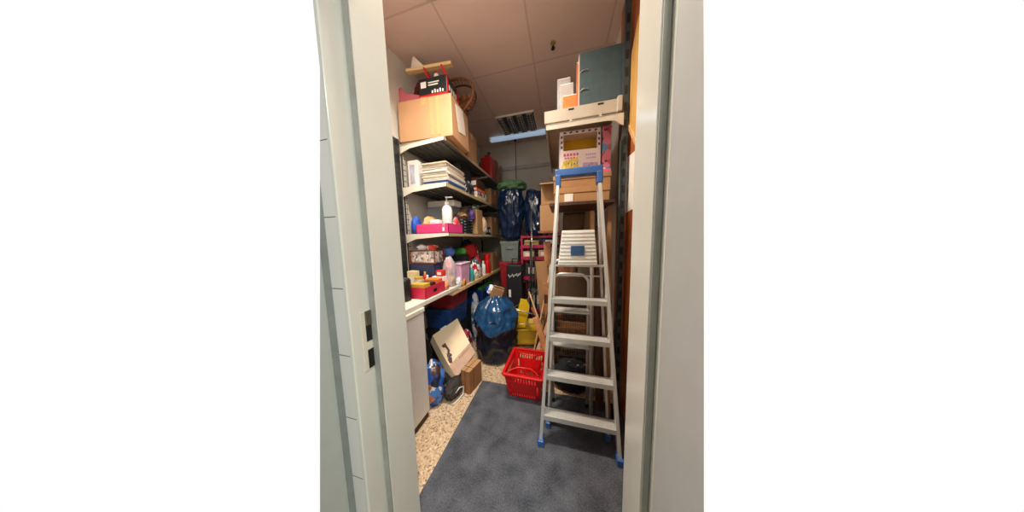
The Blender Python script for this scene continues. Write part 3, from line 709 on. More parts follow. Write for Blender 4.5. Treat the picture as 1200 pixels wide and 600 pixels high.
crumple('plastic_bag', 'white crumpled plastic bag at the far end of the second shelf', 'bag', (-1.04, 2.42, S2), .07, .065, .13, mat('white_bag', (196, 190, 186), .3, bump=.4), 8, .3)
carton('cardboard_box', 'brown box in the far bay of the second shelf', -1.22, -.965, 2.60, 2.95, S2, 2.02, m=kraft_d)
# --- third shelf
t = T('pink_tray', 'bright pink card tray at the near end of the third shelf', 'tray', (-1.14, 1.63, S3+.001), 0)
w, d, h = .170, .125, .085
b = B(); b.box(-w, w, -d, d, 0, .004).box(-w, -w+.004, -d, d, 0, h).box(-w, w, d-.004, d, 0, h).box(w-.004, w, -d, d, 0, h)
b.prism([(-w, -d, 0), (w, -d, 0), (w, -d, h), (w*.78, -d, h), (w*.74, -d, h*.62), (w*.66, -d, h*.62), (w*.62, -d, h), (-w, -d, h)], (0, .004, 0))
b.done('body', pink, t)
b = B(); b.box(w*.64, w*.76, -d-.001, -d, h*.2, h*.6); part(b.done('white_tag', white_pl, t), 'white tag at the notch')
zz = S3+.0055
crumple('paper_bag', 'brown kraft paper bag lying in the left of the pink tray', 'paper bag', (-1.235, 1.62, zz), .062, .08, .155, mat('kraft_paper', (206, 172, 122), .8, bump=.4), 2, .38, 1.7)
crumple('paper_bag', 'second brown kraft bag behind the first, in the pink tray', 'paper bag', (-1.12, 1.69, zz), .05, .05, .15, mat('kraft_paper2', (196, 158, 108), .8, bump=.4), 12, .35, 1.9)
t = T('tissue_pack', 'white pack of paper tissues in the middle of the pink tray', 'tissue pack', (-1.13, 1.57, zz))
b = B(); b.box(-.045, .045, -.05, .05, 0, .12); b.done('body', white_pl, t, bevel=.012)
b = B(); b.box(-.025, .025, -.0515, -.0495, .06, .10); b.done('label_panel', mat('tissue_label', (206, 216, 226), .5), t)
bottle('pump_bottle', 'tall white pump bottle standing at the right end of the pink tray', (-1.02, 1.575, zz), .046, .325, white_pl, white_pl, pump=True, neck=.4, cap=.2)
crumple('blue_cloth', 'bright blue cloth bundle at the far left of the third shelf', 'cloth', (-1.362, 1.57, S3), .036, .05, .17, mat('bright_blue_cloth', (36, 92, 200), .6, bump=.3), 57, .15)
t = T('clear_box', 'clear plastic box with blue contents behind the pink tray', 'box', (-1.245, 1.865, S3+.001))
b = B(); b.box(-.14, .14, -.10, .10, 0, .285); b.done('body', mat('clear_box', (206, 216, 226), .15, alpha=.3), t, bevel=.008)
b = B(); b.box(-.10, .08, -.07, .07, .01, .12); b.done('contents', printed('blue_contents', [(80, 110, 170), (220, 226, 230), (60, 84, 140)], 14), t)
t = T('long_carton', 'long flat white box lying on the clear plastic box', 'box', (-1.225, 1.85, S3+.288))
b = B(); b.box(-.16, .16, -.07, .07, 0, .06); b.done('body', white_pl, t, bevel=.003)
b = B(); b.box(-.161, -.1595, -.04, .04, .01, .045); b.done('end_label', mat('label_grey', (150, 150, 160), .6), t)
carton('cardboard_box', 'small brown box beside the purple film bag on the third shelf', -1.07, -.965, 2.10, 2.26, S3, 1.66, m=kraft2, seam='y')
crumple('purple_bag', 'purple foil bag in front of the small brown box on the third shelf', 'bag', (-1.015, 2.04, S3+.152), .05, .035, .14, purple, 21, .35, 2.)
random.seed(5)
for i in range(5):
    b = B(); hh = .03; b.surf(10, 14, lambda u, v: ((u-.5)*.11*(1+.04*math.sin(v*9+i)), (v-.5)*.20, hh*.9*(1-(2*abs(u-.5))**6*.4)+.003*math.sin(v*14+i*2)+.0))
    b.box(-.052, .052, -.098, .098, 0, hh*.72)
    o = b.done('folded_cloth', printed('black_zigzag', [(20, 22, 28), (30, 34, 46), (24, 26, 32), (206, 206, 210), (18, 18, 24)], 46, .8, (1, .35, 1)), loc=(-1.012, 1.875, S3+.001+i*.030), rot=(0, 0, random.uniform(-.05, .05)))
    tag(o, 'folded black cloth with white zigzag pattern, %s of its stack' % ['bottom', 'second from the bottom', 'middle', 'second from the top', 'topmost'][i], 'cloth', 'folded black patterned cloths')
crumple('woven_pouch', 'brown woven pouch lying on the stack of black patterned cloths', 'pouch', (-1.035, 1.86, S3+.152), .065, .085, .07, printed('brown_weave', [(126, 92, 58), (90, 62, 40), (160, 124, 84)], 60), 14, .25)
crumple('plastic_bag', 'white and peach plastic bag past the black cloths on the third shelf', 'bag', (-1.0, 2.345, S3), .048, .07, .22, printed('peach_bag', [(232, 222, 212), (226, 190, 160), (240, 234, 228), (214, 150, 120)], 9, .3), 30, .3)
t = T('small_black_box', 'small black box with white label at the far end of the third shelf', 'box', (-1.0, 2.47, S3+.001))
b = B(); b.box(-.045, .045, -.035, .04, 0, .10); b.done('body', black, t, bevel=.003)
b = B(); b.box(.0445, .0455, -.02, .02, .03, .07); b.box(-.02, .03, -.0356, -.0346, .03, .07); b.done('label_panel', white_pl, t)
carton('cardboard_box', 'brown box in the far bay of the third shelf', -1.24, -.97, 2.60, 2.90, S3, 1.62, m=kraft_d)
# --- lowest shelf and worktop
t = T('speaker', 'black round loudspeaker on the worktop beside the left door jamb', 'speaker', (-1.115, 1.10, WT+.001))
b = B(); b.lathe([(.056, 0), (.06, .01), (.06, .145), (.05, .16)], 28); b.done('body', black, t, smooth=True)
b = B(); b.lathe([(.048, .1605), (.03, .166), (.005, .168)], 24); b.done('grille', mat('grille', (60, 58, 56), .6), t)
t = T('red_tray', 'pinkish red tray full of small boxes on the white worktop', 'tray', (-1.035, 1.275, WT+.001), .02)
w, d, h = .072, .125, .085
b = B(); b.box(-w, w, -d, d, 0, .004).box(-w, -w+.004, -d, d, 0, h).box(-w, w, d-.004, d, 0, h).box(w-.004, w, -d, d, 0, h).box(-w, w, -d, -d+.004, 0, h); b.done('body', mat('raspberry', (206, 40, 72), .45), t)
b = B(); b.box(w, w+.001, -.03, .01, .03, .055); b.done('clasp', black, t)
for x, y, w_, d_, h_, c, l in ((-1.035, 1.195, .055, .035, .105, gold, 'gold card box at the near end of the red tray'), (-1.035, 1.27, .05, .03, .095, mat('black_gift', (40, 30, 28), .5), 'black gift box in the middle of the red tray'), (-1.035, 1.35, .055, .035, .11, orange, 'orange box at the far end of the red tray')):
    t = T('small_box', l, 'box', (x, y, WT+.0055), .03)
    b = B(); b.box(-w_, w_, -d_, d_, 0, h_*.7); b.done('body', c, t, bevel=.003)
    b = B(); b.box(-w_-.002, w_+.002, -d_-.002, d_+.002, h_*.7, h_); b.done('lid', c, t, bevel=.003)
for i, (x, y) in enumerate(((-1.235, 1.26), (-1.20, 1.37))):
    t = T('glass_jar', ['glass jar nearest the black speaker on the worktop', 'glass jar behind the first one, at the back of the worktop'][i], 'jar', (x, y, WT+.001))
    b = B(); b.lathe([(.038, 0), (.042, .01), (.042, .085), (.033, .10)], 20); b.done('body', glass, t, smooth=True)
    b = B(); b.lathe([(.034, .10), (.034, .118)], 20); b.done('lid', gold, t)
    b = B(); b.lathe([(.036, .004), (.036, .05)], 16); b.done('filling', mat('honey', (190, 130, 60), .4), t)
t = T('white_box', 'white box with red print on the worktop behind the red tray', 'box', (-1.06, 1.465, WT+.001))
b = B(); b.box(-.06, .06, -.03, .03, 0, .11); b.done('body', white_pl, t, bevel=.003)
b = B(); b.box(-.03, .03, -.0308, -.0298, .04, .08); b.done('printed_panel', red, t)
t = T('small_box', 'little red and white box standing on the white box', 'box', (-1.045, 1.465, WT+.112))
b = B(); b.box(-.035, .035, -.025, .025, 0, .055); b.done('body', mat('red_card', (200, 48, 40), .5), t, bevel=.003)
b = B(); b.box(-.02, .02, -.0258, -.0248, .015, .04); b.done('label_panel', white_pl, t)
carton('storage_box', 'dark blue box holding up the wire-framed paper tray', -1.385, -1.13, 1.48, 1.60, WT, 1.085, m=mat('dark_blue_card', (44, 54, 86), .6), taped=False)
t = T('paper_tray', 'brown-framed tray with patterned papers on the dark blue box', 'tray', (-1.25, 1.56, 1.087))
w, d, h = .135, .075, .125
b = B()
for zz in (.006, h): b.tube([(-w, -d, zz), (w, -d, zz), (w, d, zz), (-w, d, zz)], .006, 8, closed=True)
for x, y in ((-w, -d), (w, -d), (w, d), (-w, d)): b.tube([(x, y, 0), (x, y, h)], .005, 8)
b.done('frame', mat('frame_brown', (120, 70, 44), .5), t)
b = B(); b.box(-w+.008, w-.008, -d+.008, d-.008, .0, h-.015); b.done('papers', printed('floral_paper', [(222, 214, 206), (170, 160, 158), (206, 170, 160), (130, 120, 130), (232, 226, 216)], 50), t, bevel=.006)
crumple('cloth', 'blue cloth bunched right of the brown-framed tray', 'cloth', (-1.14, 1.75, 1.131), .06, .06, .10, mat('sky_cloth', (84, 120, 190), .8, bump=.3), 17, .3)
t = T('clear_bag', 'clear plastic bag with a red pack inside on the worktop edge', 'bag', (-1.005, 1.54, WT+.001))
o = B(); o.blob(.055, .05, .27, .3, 2.4, 40); o.done('film', clear, t, smooth=True)
o = B(); o.blob(.036, .032, .13, .2, 2.4, 41, c=(-.005, 0, .12)); o.done('red_pack', mat('coral', (214, 72, 60), .5), t, smooth=True)
o = B(); o.blob(.038, .03, .10, .2, 2.4, 42, c=(.0, 0, .008)); o.done('orange_pack', mat('peach', (226, 160, 120), .5), t, smooth=True)
t = T('pink_tub', 'pale pink plastic tub on the lowest shelf behind the clear bag', 'tub', (-1.035, 1.78, S4+.001))
b = B(); b.box(-.07, .07, -.10, .10, 0, .22, tap=(.86, .9)); b.done('body', mat('pink_tub', (226, 172, 206), .35), t, bevel=.012)
b = B(); b.box(-.075, .075, -.105, .105, .22, .235); b.done('lid', mat('pink_lid', (236, 206, 222), .35), t, bevel=.005)
t = carton('storage_box', 'black box behind the pink tub on the lowest shelf', -1.20, -1.03, 1.90, 1.99, S4, 1.13, m=mat('black_card', (34, 36, 42), .6), taped=False)
crumple('snack_pack', 'bright green pack on top of the black box', 'pack', (-1.115, 1.945, 1.131), .07, .045, .08, printed('green_pack', [(80, 170, 60), (60, 140, 50), (120, 190, 90), (60, 100, 150)], 12), 23, .25)
carton('cardboard_box', 'brown box under the round red bag on the lowest shelf', -1.22, -1.055, 2.03, 2.24, S4, 1.06, m=kraft_d)
crumple('red_bag', 'round red cloth bag above the lowest shelf', 'bag', (-1.10, 2.13, 1.061), .095, .10, .19, redc, 6, .1, 2)
crumple('printed_bag', 'red and white printed carrier bag at the front of the lowest shelf', 'bag', (-1.0, 2.12, S4), .042, .10, .25, printed('red_white', [(206, 36, 40), (236, 232, 228), (190, 30, 44), (240, 236, 232), (60, 90, 110)], 16, .35), 11, .3, 2.4)
bottle('teal_bottle', 'teal bottle at the front edge of the lowest shelf', (-.983, 1.94, S4+.001), .026, .19, teal, white_pl)
bottle('white_bottle', 'white squeeze bottle between the printed bag and the red thermos', (-.99, 2.29, S4+.001), .03, .19, white_pl, white_pl)
t = bottle('thermos', 'bright red thermos flask near the far end of the lowest shelf', (-.995, 2.44, S4+.001), .044, .27, red, red, neck=.8, cap=.25)
crumple('blue_bundle', 'dark blue bundle at the back of the lowest shelf', 'bundle', (-1.265, 2.38, S4), .10, .12, .46, mat('slate_cloth', (62, 84, 124), .8, bump=.3), 33, .2)
crumple('plastic_bag', 'white plastic bag squeezed between teal bottle and pink tub', 'bag', (-1.06, 1.655, S4+.001) if False else (-.985, 1.655, S4+.001), .03, .035, .10, mat('milky_bag', (226, 224, 226), .25, bump=.4), 19, .3)
carton('cardboard_box', 'brown box in the far bay of the lowest shelf', -1.24, -.97, 2.60, 2.92, S4, 1.10, m=kraft_d)
# --- under the lowest shelf
def crate(name, label, x0, x1, y0, y1, z0, z1, m, cat='crate', rz=0):
    cx, cy = (x0+x1)/2, (y0+y1)/2; w, d, h = (x1-x0)/2, (y1-y0)/2, z1-z0
    t = T(name, label, cat, (cx, cy, z0), rz)
    b = B(); b.loft([(-w*.9, -d*.9, 0), (w*.9, -d*.9, 0), (w*.9, d*.9, 0), (-w*.9, d*.9, 0)], [(-w, -d, h*.88), (w, -d, h*.88), (w, d, h*.88), (-w, d, h*.88)]); b.done('body', m, t, bevel=.008)
    b = B(); b.box(-w-.006, w+.006, -d-.006, d+.006, h*.86, h); b.done('lid', m, t, bevel=.006)
    b = B(); b.box(-.05, .05, -d-.012, -d+.002, h*.62, h*.72); b.box(w-.004, w+.012, -.05, .05, h*.62, h*.72); b.done('grip', m, t, bevel=.003)
    return t
crate('storage_crate', 'black storage crate on the floor under the shelves', -1.40, -1.12, 1.66, 2.05, 0, .36, mat('black_crate', (30, 32, 36), .5))
crate('storage_crate', 'blue storage crate stacked under the lowest shelf', -1.40, -1.11, 1.66, 2.05, .36, .58, mat('crate_blue', (34, 70, 130), .45))
crate('storage_crate', 'dull red crate on the blue one, right under the lowest shelf', -1.40, -1.08, 1.68, 2.03, .58, .76, mat('crate_red', (150, 40, 46), .5))
crate('storage_crate', 'dark crate on the floor behind the standing bin bag', -1.36, -1.0, 2.22, 2.62, 0, .42, mat('dark_crate', (40, 42, 46), .5))
crate('storage_crate', 'second blue crate, behind the standing bin bag', -1.34, -.98, 2.22, 2.60, .42, .64, mat('crate_blue2', (26, 56, 120), .45))
b = B(); b.box(-.03, .03, -.2, .2, 0, .03); tag(b.done('green_board', green, bevel=.004, loc=(-1.02, 2.42, .642)), 'bright green plank lying on the second blue crate', 'plank')
crumple('black_bag', 'black bag pushed under the worktop behind the kraft carrier', 'bag', (-1.27, 1.36, 0), .11, .15, .42, blackcloth, 27, .2)
# --- floor by the freezer
crumple('printed_plastic_bag', 'blue, white and orange printed plastic bag on the floor beside the freezer', 'bag', (-.985, 1.22, 0), .075, .085, .33, printed('blue_orange_bag', [(64, 120, 196), (40, 84, 160), (224, 224, 222), (80, 50, 40), (206, 120, 70), (50, 100, 180), (30, 40, 60)], 15, .3), 44, .35, 2.2)
t = T('net_bag', 'dark net bag with white handle loop in front of the kraft parcel', 'bag', (-.875, 1.315, 0))
b = B(); b.blob(.06, .10, .13, .3, 2.4, 47); b.done('body', mat('dark_net', (54, 48, 44), .8, var=.4, scale=60, bump=.6), t, smooth=True)
b = B(); b.tube([(.045, -.06, .06), (.075, -.03, .10), (.08, .02, .07), (.085, .0, .02), (.07, -.05, .008), (.05, -.10, .006)], .004, 6); part(b.done('handle', white_pl, t, smooth=True), 'white loop handle')
c0, c1 = aZ(551, 463, 0), aZ(565, 446, 0); dv = c1-c0; rz = math.atan2(dv.y, dv.x)-PI/2; L_ = dv.length
nx = Vector((-math.cos(rz), -math.sin(rz), 0)); cc = (c0+c1)/2+nx*.045
t = T('parcel', 'narrow brown carton tied with string standing beside the mat', 'box', (cc.x, cc.y, 0), rz)
b = B(); b.box(-.045, .045, -L_/2, L_/2, 0, .20); b.done('body', mat('parcel_brown', (150, 102, 62), .75, var=.1), t, bevel=.004)
b = B(); b.box(-.043, .043, -L_/2+.002, L_/2-.002, .1995, .2012); part(b.done('top_flap', kraft, t), 'lighter top flap')
b = B()
for y in (-L_*.18, ): b.box(-.0465, .0465, y-.002, y+.002, 0, .2025)
b.box(-.002, .002, -L_/2-.0015, L_/2+.0015, 0, .2025); part(b.done('string', darkwood, t), 'dark string tied around it')
# leaning kraft parcel with printed emblem
q = [aY(535, 443, 1.38), aY(557, 413, 1.61), aY(536, 373, 1.75), aY(507, 393, 1.52)]
t = T('kraft_bag', 'large kraft paper carrier with dark printed emblem leaning on the floor clutter', 'paper bag', (q[0].x-.05, q[0].y, 0))
o0 = Vector(t.location); q = [p-o0 for p in q]
nn = (q[1]-q[0]).cross(q[3]-q[0]).normalized()
if nn.x < 0: nn = -nn
bk = Vector((-.05, .02, -.085))
def face(u, v, off=0):
    p = q[0].lerp(q[1], u).lerp(q[3].lerp(q[2], u), v); return p-nn*(.022*math.sin(PI*v)*(1-.3*u)) + (bk*(-off/.085) if off < 0 else nn*off)
b = B(); b.surf(6, 12, lambda u, v: face(u, v)); b.surf(6, 12, lambda u, v: face(u, v, -.085))
b.surf(1, 12, lambda u, v: face(0, v, -.085*u)); b.surf(1, 12, lambda u, v: face(1, v, -.085*u)); b.surf(6, 1, lambda u, v: face(u, 0, -.085*v)); b.surf(6, 1, lambda u, v: face(u, 1, -.085*v))
bmesh.ops.remove_doubles(b.bm, verts=b.bm.verts[:], dist=.0005)
b.done('body', mat('kraft_light', (248, 224, 186), .75, var=.06, scale=6), t)
b = B(); random.seed(11)
def blotch(b, u, v, r):
    k = 9; c = [face(u+r*.62*math.cos(a)*(1+.3*math.sin(3*a+u*40)), v+r*math.sin(a)*(1+.3*math.sin(2*a+v*50)), .0018) for a in [i*2*PI/k for i in range(k)]]
    V = [b.bm.verts.new(p) for p in c]; b.bm.faces.new(V)
for i in range(60):
    v_ = random.uniform(.30, .68); blotch(b, .17+.06*math.sin(v_*14)+random.gauss(0, .03), v_, random.uniform(.018, .042))
part(b.done('printed_emblem', mat('ink_plum', (92, 66, 72), .8), t), 'dark printed emblem')
b = B()
for i in range(9): u = .40+i*.055; V = [b.bm.verts.new(face(u+du, .20+dv, .0016)) for du, dv in ((0, 0), (.03, 0), (.03, .03), (0, .03))]; b.bm.faces.new(V)
blotch(b, .42, .25, .02); b.done('printed_line', mat('ink_brown', (150, 104, 84), .8), t)
b = B(); b.surf(2, 2, lambda u, v: face(.30+.22*u, .97+.05*v, .004)); b.surf(2, 2, lambda u, v: face(.30+.22*u, 1.0-.0*v, .004-.02*v)); part(b.done('clip_label', white_pl, t, solid=.002), 'white label clipped on the top edge')
b = B(); b.surf(8, 8, lambda u, v: face(u, v*.28, .001), hole=lambda i, j: False); b.done('printed_band', mat('band_mauve', (196, 162, 138), .8), t)
crumple('black_bag', 'flat black bag on the floor under the kraft paper carrier', 'bag', (-.99, 1.50, 0), .13, .11, .08, blackcloth, 29, .2)
# things sticking out of the standing bin bag
t = T('box_offcut', 'tan carton piece sticking out of the top of the standing bin bag', 'carton piece', (-.68, 1.90, .70), rot=(.3, .35, .4))
b = B(); b.box(-.06, .06, -.03, .03, -.04, .09); b.done('body', kraft2, t, bevel=.003)
b = B(); b.box(-.058, .058, -.028, .05, .09, .094, rot=(-.5, 0, 0)); b.done('flap', kraft2, t)
crumple('blue_wrapper', 'blue and white wrapper on top of the standing bin bag', 'wrapper', (-.76, 1.95, .69), .05, .05, .10, printed('blue_wrapper', [(40, 80, 180), (226, 226, 230), (30, 60, 150), (34, 50, 110)], 14, .4), 52, .3)

# small clutter on the worktop and shelves
def smallbox(lab, x, y, z, w, d, h, m, rz=0, pm=None):
    t = T('small_box', lab, 'box', (x, y, z), rz)
    b = B(); b.box(-w, w, -d, d, 0, h); b.done('body', m, t, bevel=.002)
    b = B(); b.box(-w*.6, w*.6, -d-.0008, -d, h*.25, h*.7); b.box(w, w+.0008, -d*.6, d*.6, h*.25, h*.7); b.done('label_panel', pm or paper, t)
    return t
smallbox('cream box behind the glass jars on the worktop', -1.30, 1.42, WT+.001, .04, .03, .16, mat('cream_pack'))
smallbox('dark box standing behind the black loudspeaker', -1.24, 1.13, WT+.001, .035, .04, .20, mat('black_gift'), 0, mat('gold_card'))
bottle('red_candle', 'slim red candle jar beside the cream box on the worktop', (-1.20, 1.45, WT+.001), .022, .15, red, gold)
bottle('cream_tube', 'cream coloured tube standing between jars and white box', (-1.14, 1.405, WT+.001), .022, .13, mat('cream_pack'), white_pl)
smallbox('gold and brown box on the brown carton under the round red bag shelf end', -1.30, 2.40, S4+.001, .05, .06, .18, gold) if False else None
crumple('tissue_paper', 'peach tissue paper on the worktop edge between tray and clear bag', 'paper', (-.985, 1.43, WT), .03, .035, .075, mat('peach_tissue', (226, 150, 100), .7, bump=.4), 58, .35)
smallbox('small grey box on top of the folded black cloths, beside the woven pouch', -1.01, 1.965 , S3+.152, .03, .02, .05, mat('grey_card')) if False else None
smallbox('brown box right at the back beside the clear plastic box on the third shelf', -1.15, 2.16, S3+.001, .06, .09, .30, kraft2)
smallbox('dark box in the far end of the second shelf behind the white bag', -1.12, 2.42, S2+.001, .0, .0, .0, kraft2) if False else None
smallbox('dark green box at the back end of the second shelf', -1.22, 2.36, S2+.001, .07, .10, .26, mat('dark_green_card', (44, 66, 56), .6))

multi = [[(206, 60, 50), (236, 226, 210), (60, 90, 160)], [(240, 236, 230), (80, 120, 190), (200, 206, 216)], [(226, 160, 60), (120, 70, 40), (236, 220, 180)], [(70, 130, 80), (220, 222, 210), (40, 80, 60)], [(160, 40, 60), (230, 200, 206), (90, 30, 44)], [(30, 34, 44), (200, 200, 200), (50, 54, 70)]]
def scrap(name, lab, cat, x, y, z, rx, ry, h, k, seed):
    return crumple(name, lab, cat, (x, y, z), rx, ry, h, printed('scrap_%d' % k, multi[k], 20+3*k, .45), seed, .3, 2.3, sub=3)
scrap('leaflet_bundle', 'blue and white leaflet bundle lying on the left of the brown-framed tray', 'leaflets', -1.31, 1.56, 1.213, .055, .05, .05, 1, 101)
scrap('leaflet_bundle', 'red and blue leaflet bundle lying on the right of the brown-framed tray', 'leaflets', -1.19, 1.56, 1.213, .05, .05, .045, 0, 102)
scrap('snack_pack', 'brown and orange snack pack left of the bright green pack', 'pack', -1.27, 1.86, S4+.36, .06, .05, .08, 2, 103) if False else None
scrap('snack_pack', 'orange and brown pack behind the blue cloth on the lowest shelf', 'pack', -1.16, 2.13, 1.061, .035, .05, .16, 2, 104)
scrap('cloth', 'red and white cloth hanging over the front of the lowest shelf behind the red bag', 'cloth', -1.10, 2.33, S4+.002, .04, .05, .40, 4, 105)
scrap('snack_pack', 'dark green and white pack on top of the clear plastic boxes, far right', 'pack', -1.03, 2.20, 1.665, .04, .05, .06, 3, 106)
scrap('snack_pack', 'red and cream pack on the small brown box, beside the purple bag', 'pack', -1.02, 2.13, 1.661, .035, .04, .07, 0, 107) if False else None
scrap('cloth', 'black and white cloth bundle between the paper stack and the coloured packs', 'cloth', -1.0, 1.98, S2, .045, .10, .15, 5, 108)
scrap('snack_pack', 'red and cream pack leaning behind the pump bottle in the pink tray corner', 'pack', -1.0, 1.69, S3+.0055, .024, .045, .15, 0, 109)
scrap('snack_pack', 'brown and cream pack at the foot of the pink tub', 'pack', -.972, 1.735, S4, .018, .04, .07, 2, 110)
scrap('cloth', 'dark pink cloth on the floor crates under the lowest shelf', 'cloth', -1.02, 1.80, .0, .06, .10, .30, 4, 111)
scrap('cloth', 'blue and white cloth stuffed beside the dull red crate', 'cloth', -1.05, 2.13, .0, .05, .05, .62, 1, 112)
# ------------------------------------------------------------------ RIGHT WALL SHELVING
R1, R2, R3 = 2.15, 1.555, 1.37
t = T('shelving_unit', 'shelving on the right wall behind the ladder, its top shelf holding files', 'shelving', (.12, 1.40, 0))
oR = Vector((.12, 1.40, 0))
def rb(b, x0, x1, y0, y1, z0, z1, **k): return b.box(x0-oR.x, x1-oR.x, y0-oR.y, y1-oR.y, z0, z1, **k)
slotted_d = brickmat('slotted_post', (58, 66, 70), (52, 60, 64), (58, 66, 70), .03, .05, .0, ('X', 'Z'))
for y in (1.405, 2.42):
    b = B(); rb(b, .372, .405, y, y+.035, 0, 2.72); u = b.done('upright', mat('blue_grey_post', (66, 78, 84), .45, .35), t)
    b = B()
    for q in range(26): z = .08+q*.1; rb(b, .3695, .4035, y-.0012, y+.001, z, z+.045) if False else rb(b, .380, .397, y-.0012, y+.0005, z, z+.05)
    for q in range(25): z = .13+q*.1; b.box(.380-oR.x, .397-oR.x, y-.0011-oR.y, y-.0006-oR.y, z, z+.0005)
    pn = b.done('slot_row', black, u); pn['kind'] = 'stuff'
cl = mat('shelf_beige', (176, 166, 150), .45, var=.04)
b = B(); rb(b, -.105, .362, 1.40, 2.44, R1-.008, R1); sh = b.done('shelf', mat('shelf_under', (196, 178, 156), .6), t)
b = B(); rb(b, -.108, .362, 1.392, 1.402, R1-.07, R1+.006); rb(b, -.112, -.102, 1.392, 2.44, R1-.07, R1+.006); part(b.done('edge_lip', cl, sh, bevel=.002), 'pale beige edge lip')
b = B(); rb(b, .335, .362, 1.37, 1.40, R1-.08, R1+.01)
for x in (.04, .24): rb(b, x, x+.03, 1.389, 1.393, R1-.03, R1-.012) if False else None
b.done('corner_clip', cl, sh, bevel=.003)
for x in (.045, .225):
    b = B(); rb(b, x, x+.035, 1.3905, 1.3935, R1-.012, R1-.002); b.done('dark_clip', black, sh)
    b = B(); rb(b, x+.008, x+.024, 1.3905, 1.3935, R1-.085, R1-.02); b.done('screw_plate', cl, sh)
for y in (1.375, 2.425):
    b = B(); P = [(-.10, R1-.092), (.372, R1-.092), (.372, R1-.165), (.35, R1-.155), (.325, R1-.132), (.28, R1-.124), (-.10, R1-.124)]
    b.prism([Vector((x, y, z))-oR for x, z in P], (0, .006, 0)); b.done('bracket', mat('bracket_cream', (190, 182, 166), .45), t)
    b = B(); rb(b, -.10, .33, y, y+.03, R1-.096, R1-.090); b.done('bracket_flange', white_enamel, t)
b = B(); rb(b, -.085, .36, 1.46, 1.87, R2-.02, R2); b.done('shelf', darkwood, t)
b = B(); rb(b, -.22, .36, 1.885, 2.44, R3-.02, R3); b.done('shelf', brownwood, t)
# --- on the top right shelf
t = T('binder', 'large dark blue-green ring binder standing upright on the top right shelf', 'binder', (.115, 1.435, R1+.005))
b = B(); b.box(0, .275, 0, .07, 0, .35); b.done('cover', navy, t, bevel=.004)
b = B(); b.box(-.003, .0, .006, .064, .004, .345); part(b.done('paper_block', paper2, t), 'paper edge')
for z in (.11, .225):
    b = B(); b.tube([(.005, -.002, z), (.02, -.006, z+.012), (.05, -.006, z+.012), (.058, -.002, z+.004)], .003, 6); part(b.done('ring_clip', steel, t, smooth=True), 'metal ring clip')
for i, (nm, lab, m, y, h, dx) in enumerate((('folder', 'orange folder standing left of the big binder', orange, 1.50, .15, .01), ('folder', 'grey folder standing behind the orange one left of the binder', mat('grey_folder', (176, 170, 164), .6), 1.53, .25, -.01), ('folder', 'brown-orange folder touching the left edge of the binder', mat('rust_card', (176, 96, 60), .6), 1.475, .33, .055), ('plastic_sleeve', 'clear plastic sleeve standing at the left end of the top right shelf', clear, 1.57, .32, -.03))):
    t = T(nm, lab, 'folder' if nm == 'folder' else 'sleeve', (.045+dx, y, R1+.001))
    b = B(); b.box(-.045 if i != 2 else -.0, .05 if i != 2 else .012, 0, .016, 0, h); b.done('cover', m, t, bevel=.002)
    b = B(); b.box(-.043 if i != 2 else .001, .048 if i != 2 else .010, .003, .013, h, h+.006); b.done('sheets', paper, t)
# --- on the lower right shelf: flat cartons and toy boxes
def flatbox(name, label, x0, x1, y0, y1, z0, z1, m, rz=0, lab=None):
    cx, cy = (x0+x1)/2, (y0+y1)/2; w, d, h = (x1-x0)/2, (y1-y0)/2, z1-z0
    t = T(name, label, 'box', (cx, cy, z0), rz)
    b = B(); b.box(-w, w, -d, d, 0, h*.62); b.done('body', m, t, bevel=.003)
    b = B(); b.box(-w-.004, w+.004, -d-.004, d+.004, h*.62, h); b.done('lid', m, t, bevel=.003)
    if lab:
        b = B(); b.box(lab[0], lab[1], -d-.0055, -d-.0045 if False else -d-.0002, lab[2], lab[3]); part(b.done('label_sticker', paper, t), 'white sticker')
    return t
flatbox('flat_carton', 'flat brown carton with white sticker on the lower right shelf', -.05, .325, 1.475, 1.84, R2+.001, R2+.105, kraft_d if False else mat('carton_tan', (176, 132, 86), .8, var=.08), 0, (-.115, -.055, .005, .06))
flatbox('flat_carton', 'second flat brown carton, on top of the one with the sticker', -.055, .33, 1.48, 1.84, R2+.106, R2+.195, mat('carton_tan2', (168, 124, 80), .8, var=.08), .01)
zt3 = R2+.196
t = T('toy_box', 'white and pink printed toy carton with empty yellow-lined window above the ladder', 'box', (.125, 1.57, zt3), .06)
w, d, h = .14, .07, .31
pk = mat('toy_white', (238, 222, 224), .4, var=.04)
b = B(); wx0, wx1, wz0, wz1 = -.115, .115, .175, .285
b.box(-w, wx0, -d, -d+.003, 0, h).box(wx1, w, -d, -d+.003, 0, h).box(wx0, wx1, -d, -d+.003, 0, wz0).box(wx0, wx1, -d, -d+.003, wz1, h)
b.box(-w, -w+.003, -d, d, 0, h).box(w-.003, w, -d, d, 0, h).box(-w, w, -d, d, 0, .003).box(-w, w, d-.003, d, 0, h).box(-w, w, -d, d, h-.003, h)
b.done('body', pk, t)
b = B(); b.box(-w+.006, w-.006, d-.012, d-.006, .02, h-.006).box(-w+.006, w-.006, -d+.006, d-.012, .10, .105); b.prism([(-w+.006, -d+.005, .17), (-w+.006, d-.012, .24), (-w+.006, d-.012, .235), (-w+.006, -d+.005, .165)], (2*w-.012, 0, 0)); part(b.done('yellow_lining', mat('lining_yellow', (226, 178, 30), .5), t), 'yellow inner lining')
random.seed(21)
b = B(); 
def stroke(b, x, z, w_, h_, r=0): b.box(x-w_/2, x+w_/2, -d-.0012, -d-.0004, z-h_/2, z+h_/2, rot=(0, r, 0))
for i in range(6): stroke(b, -.118+i*.020, .052+.012*(i % 2), .017, .042, random.uniform(-.5, .5)); stroke(b, -.11+i*.018, .088+.004*i, .016, .034, random.uniform(-.7, .7))
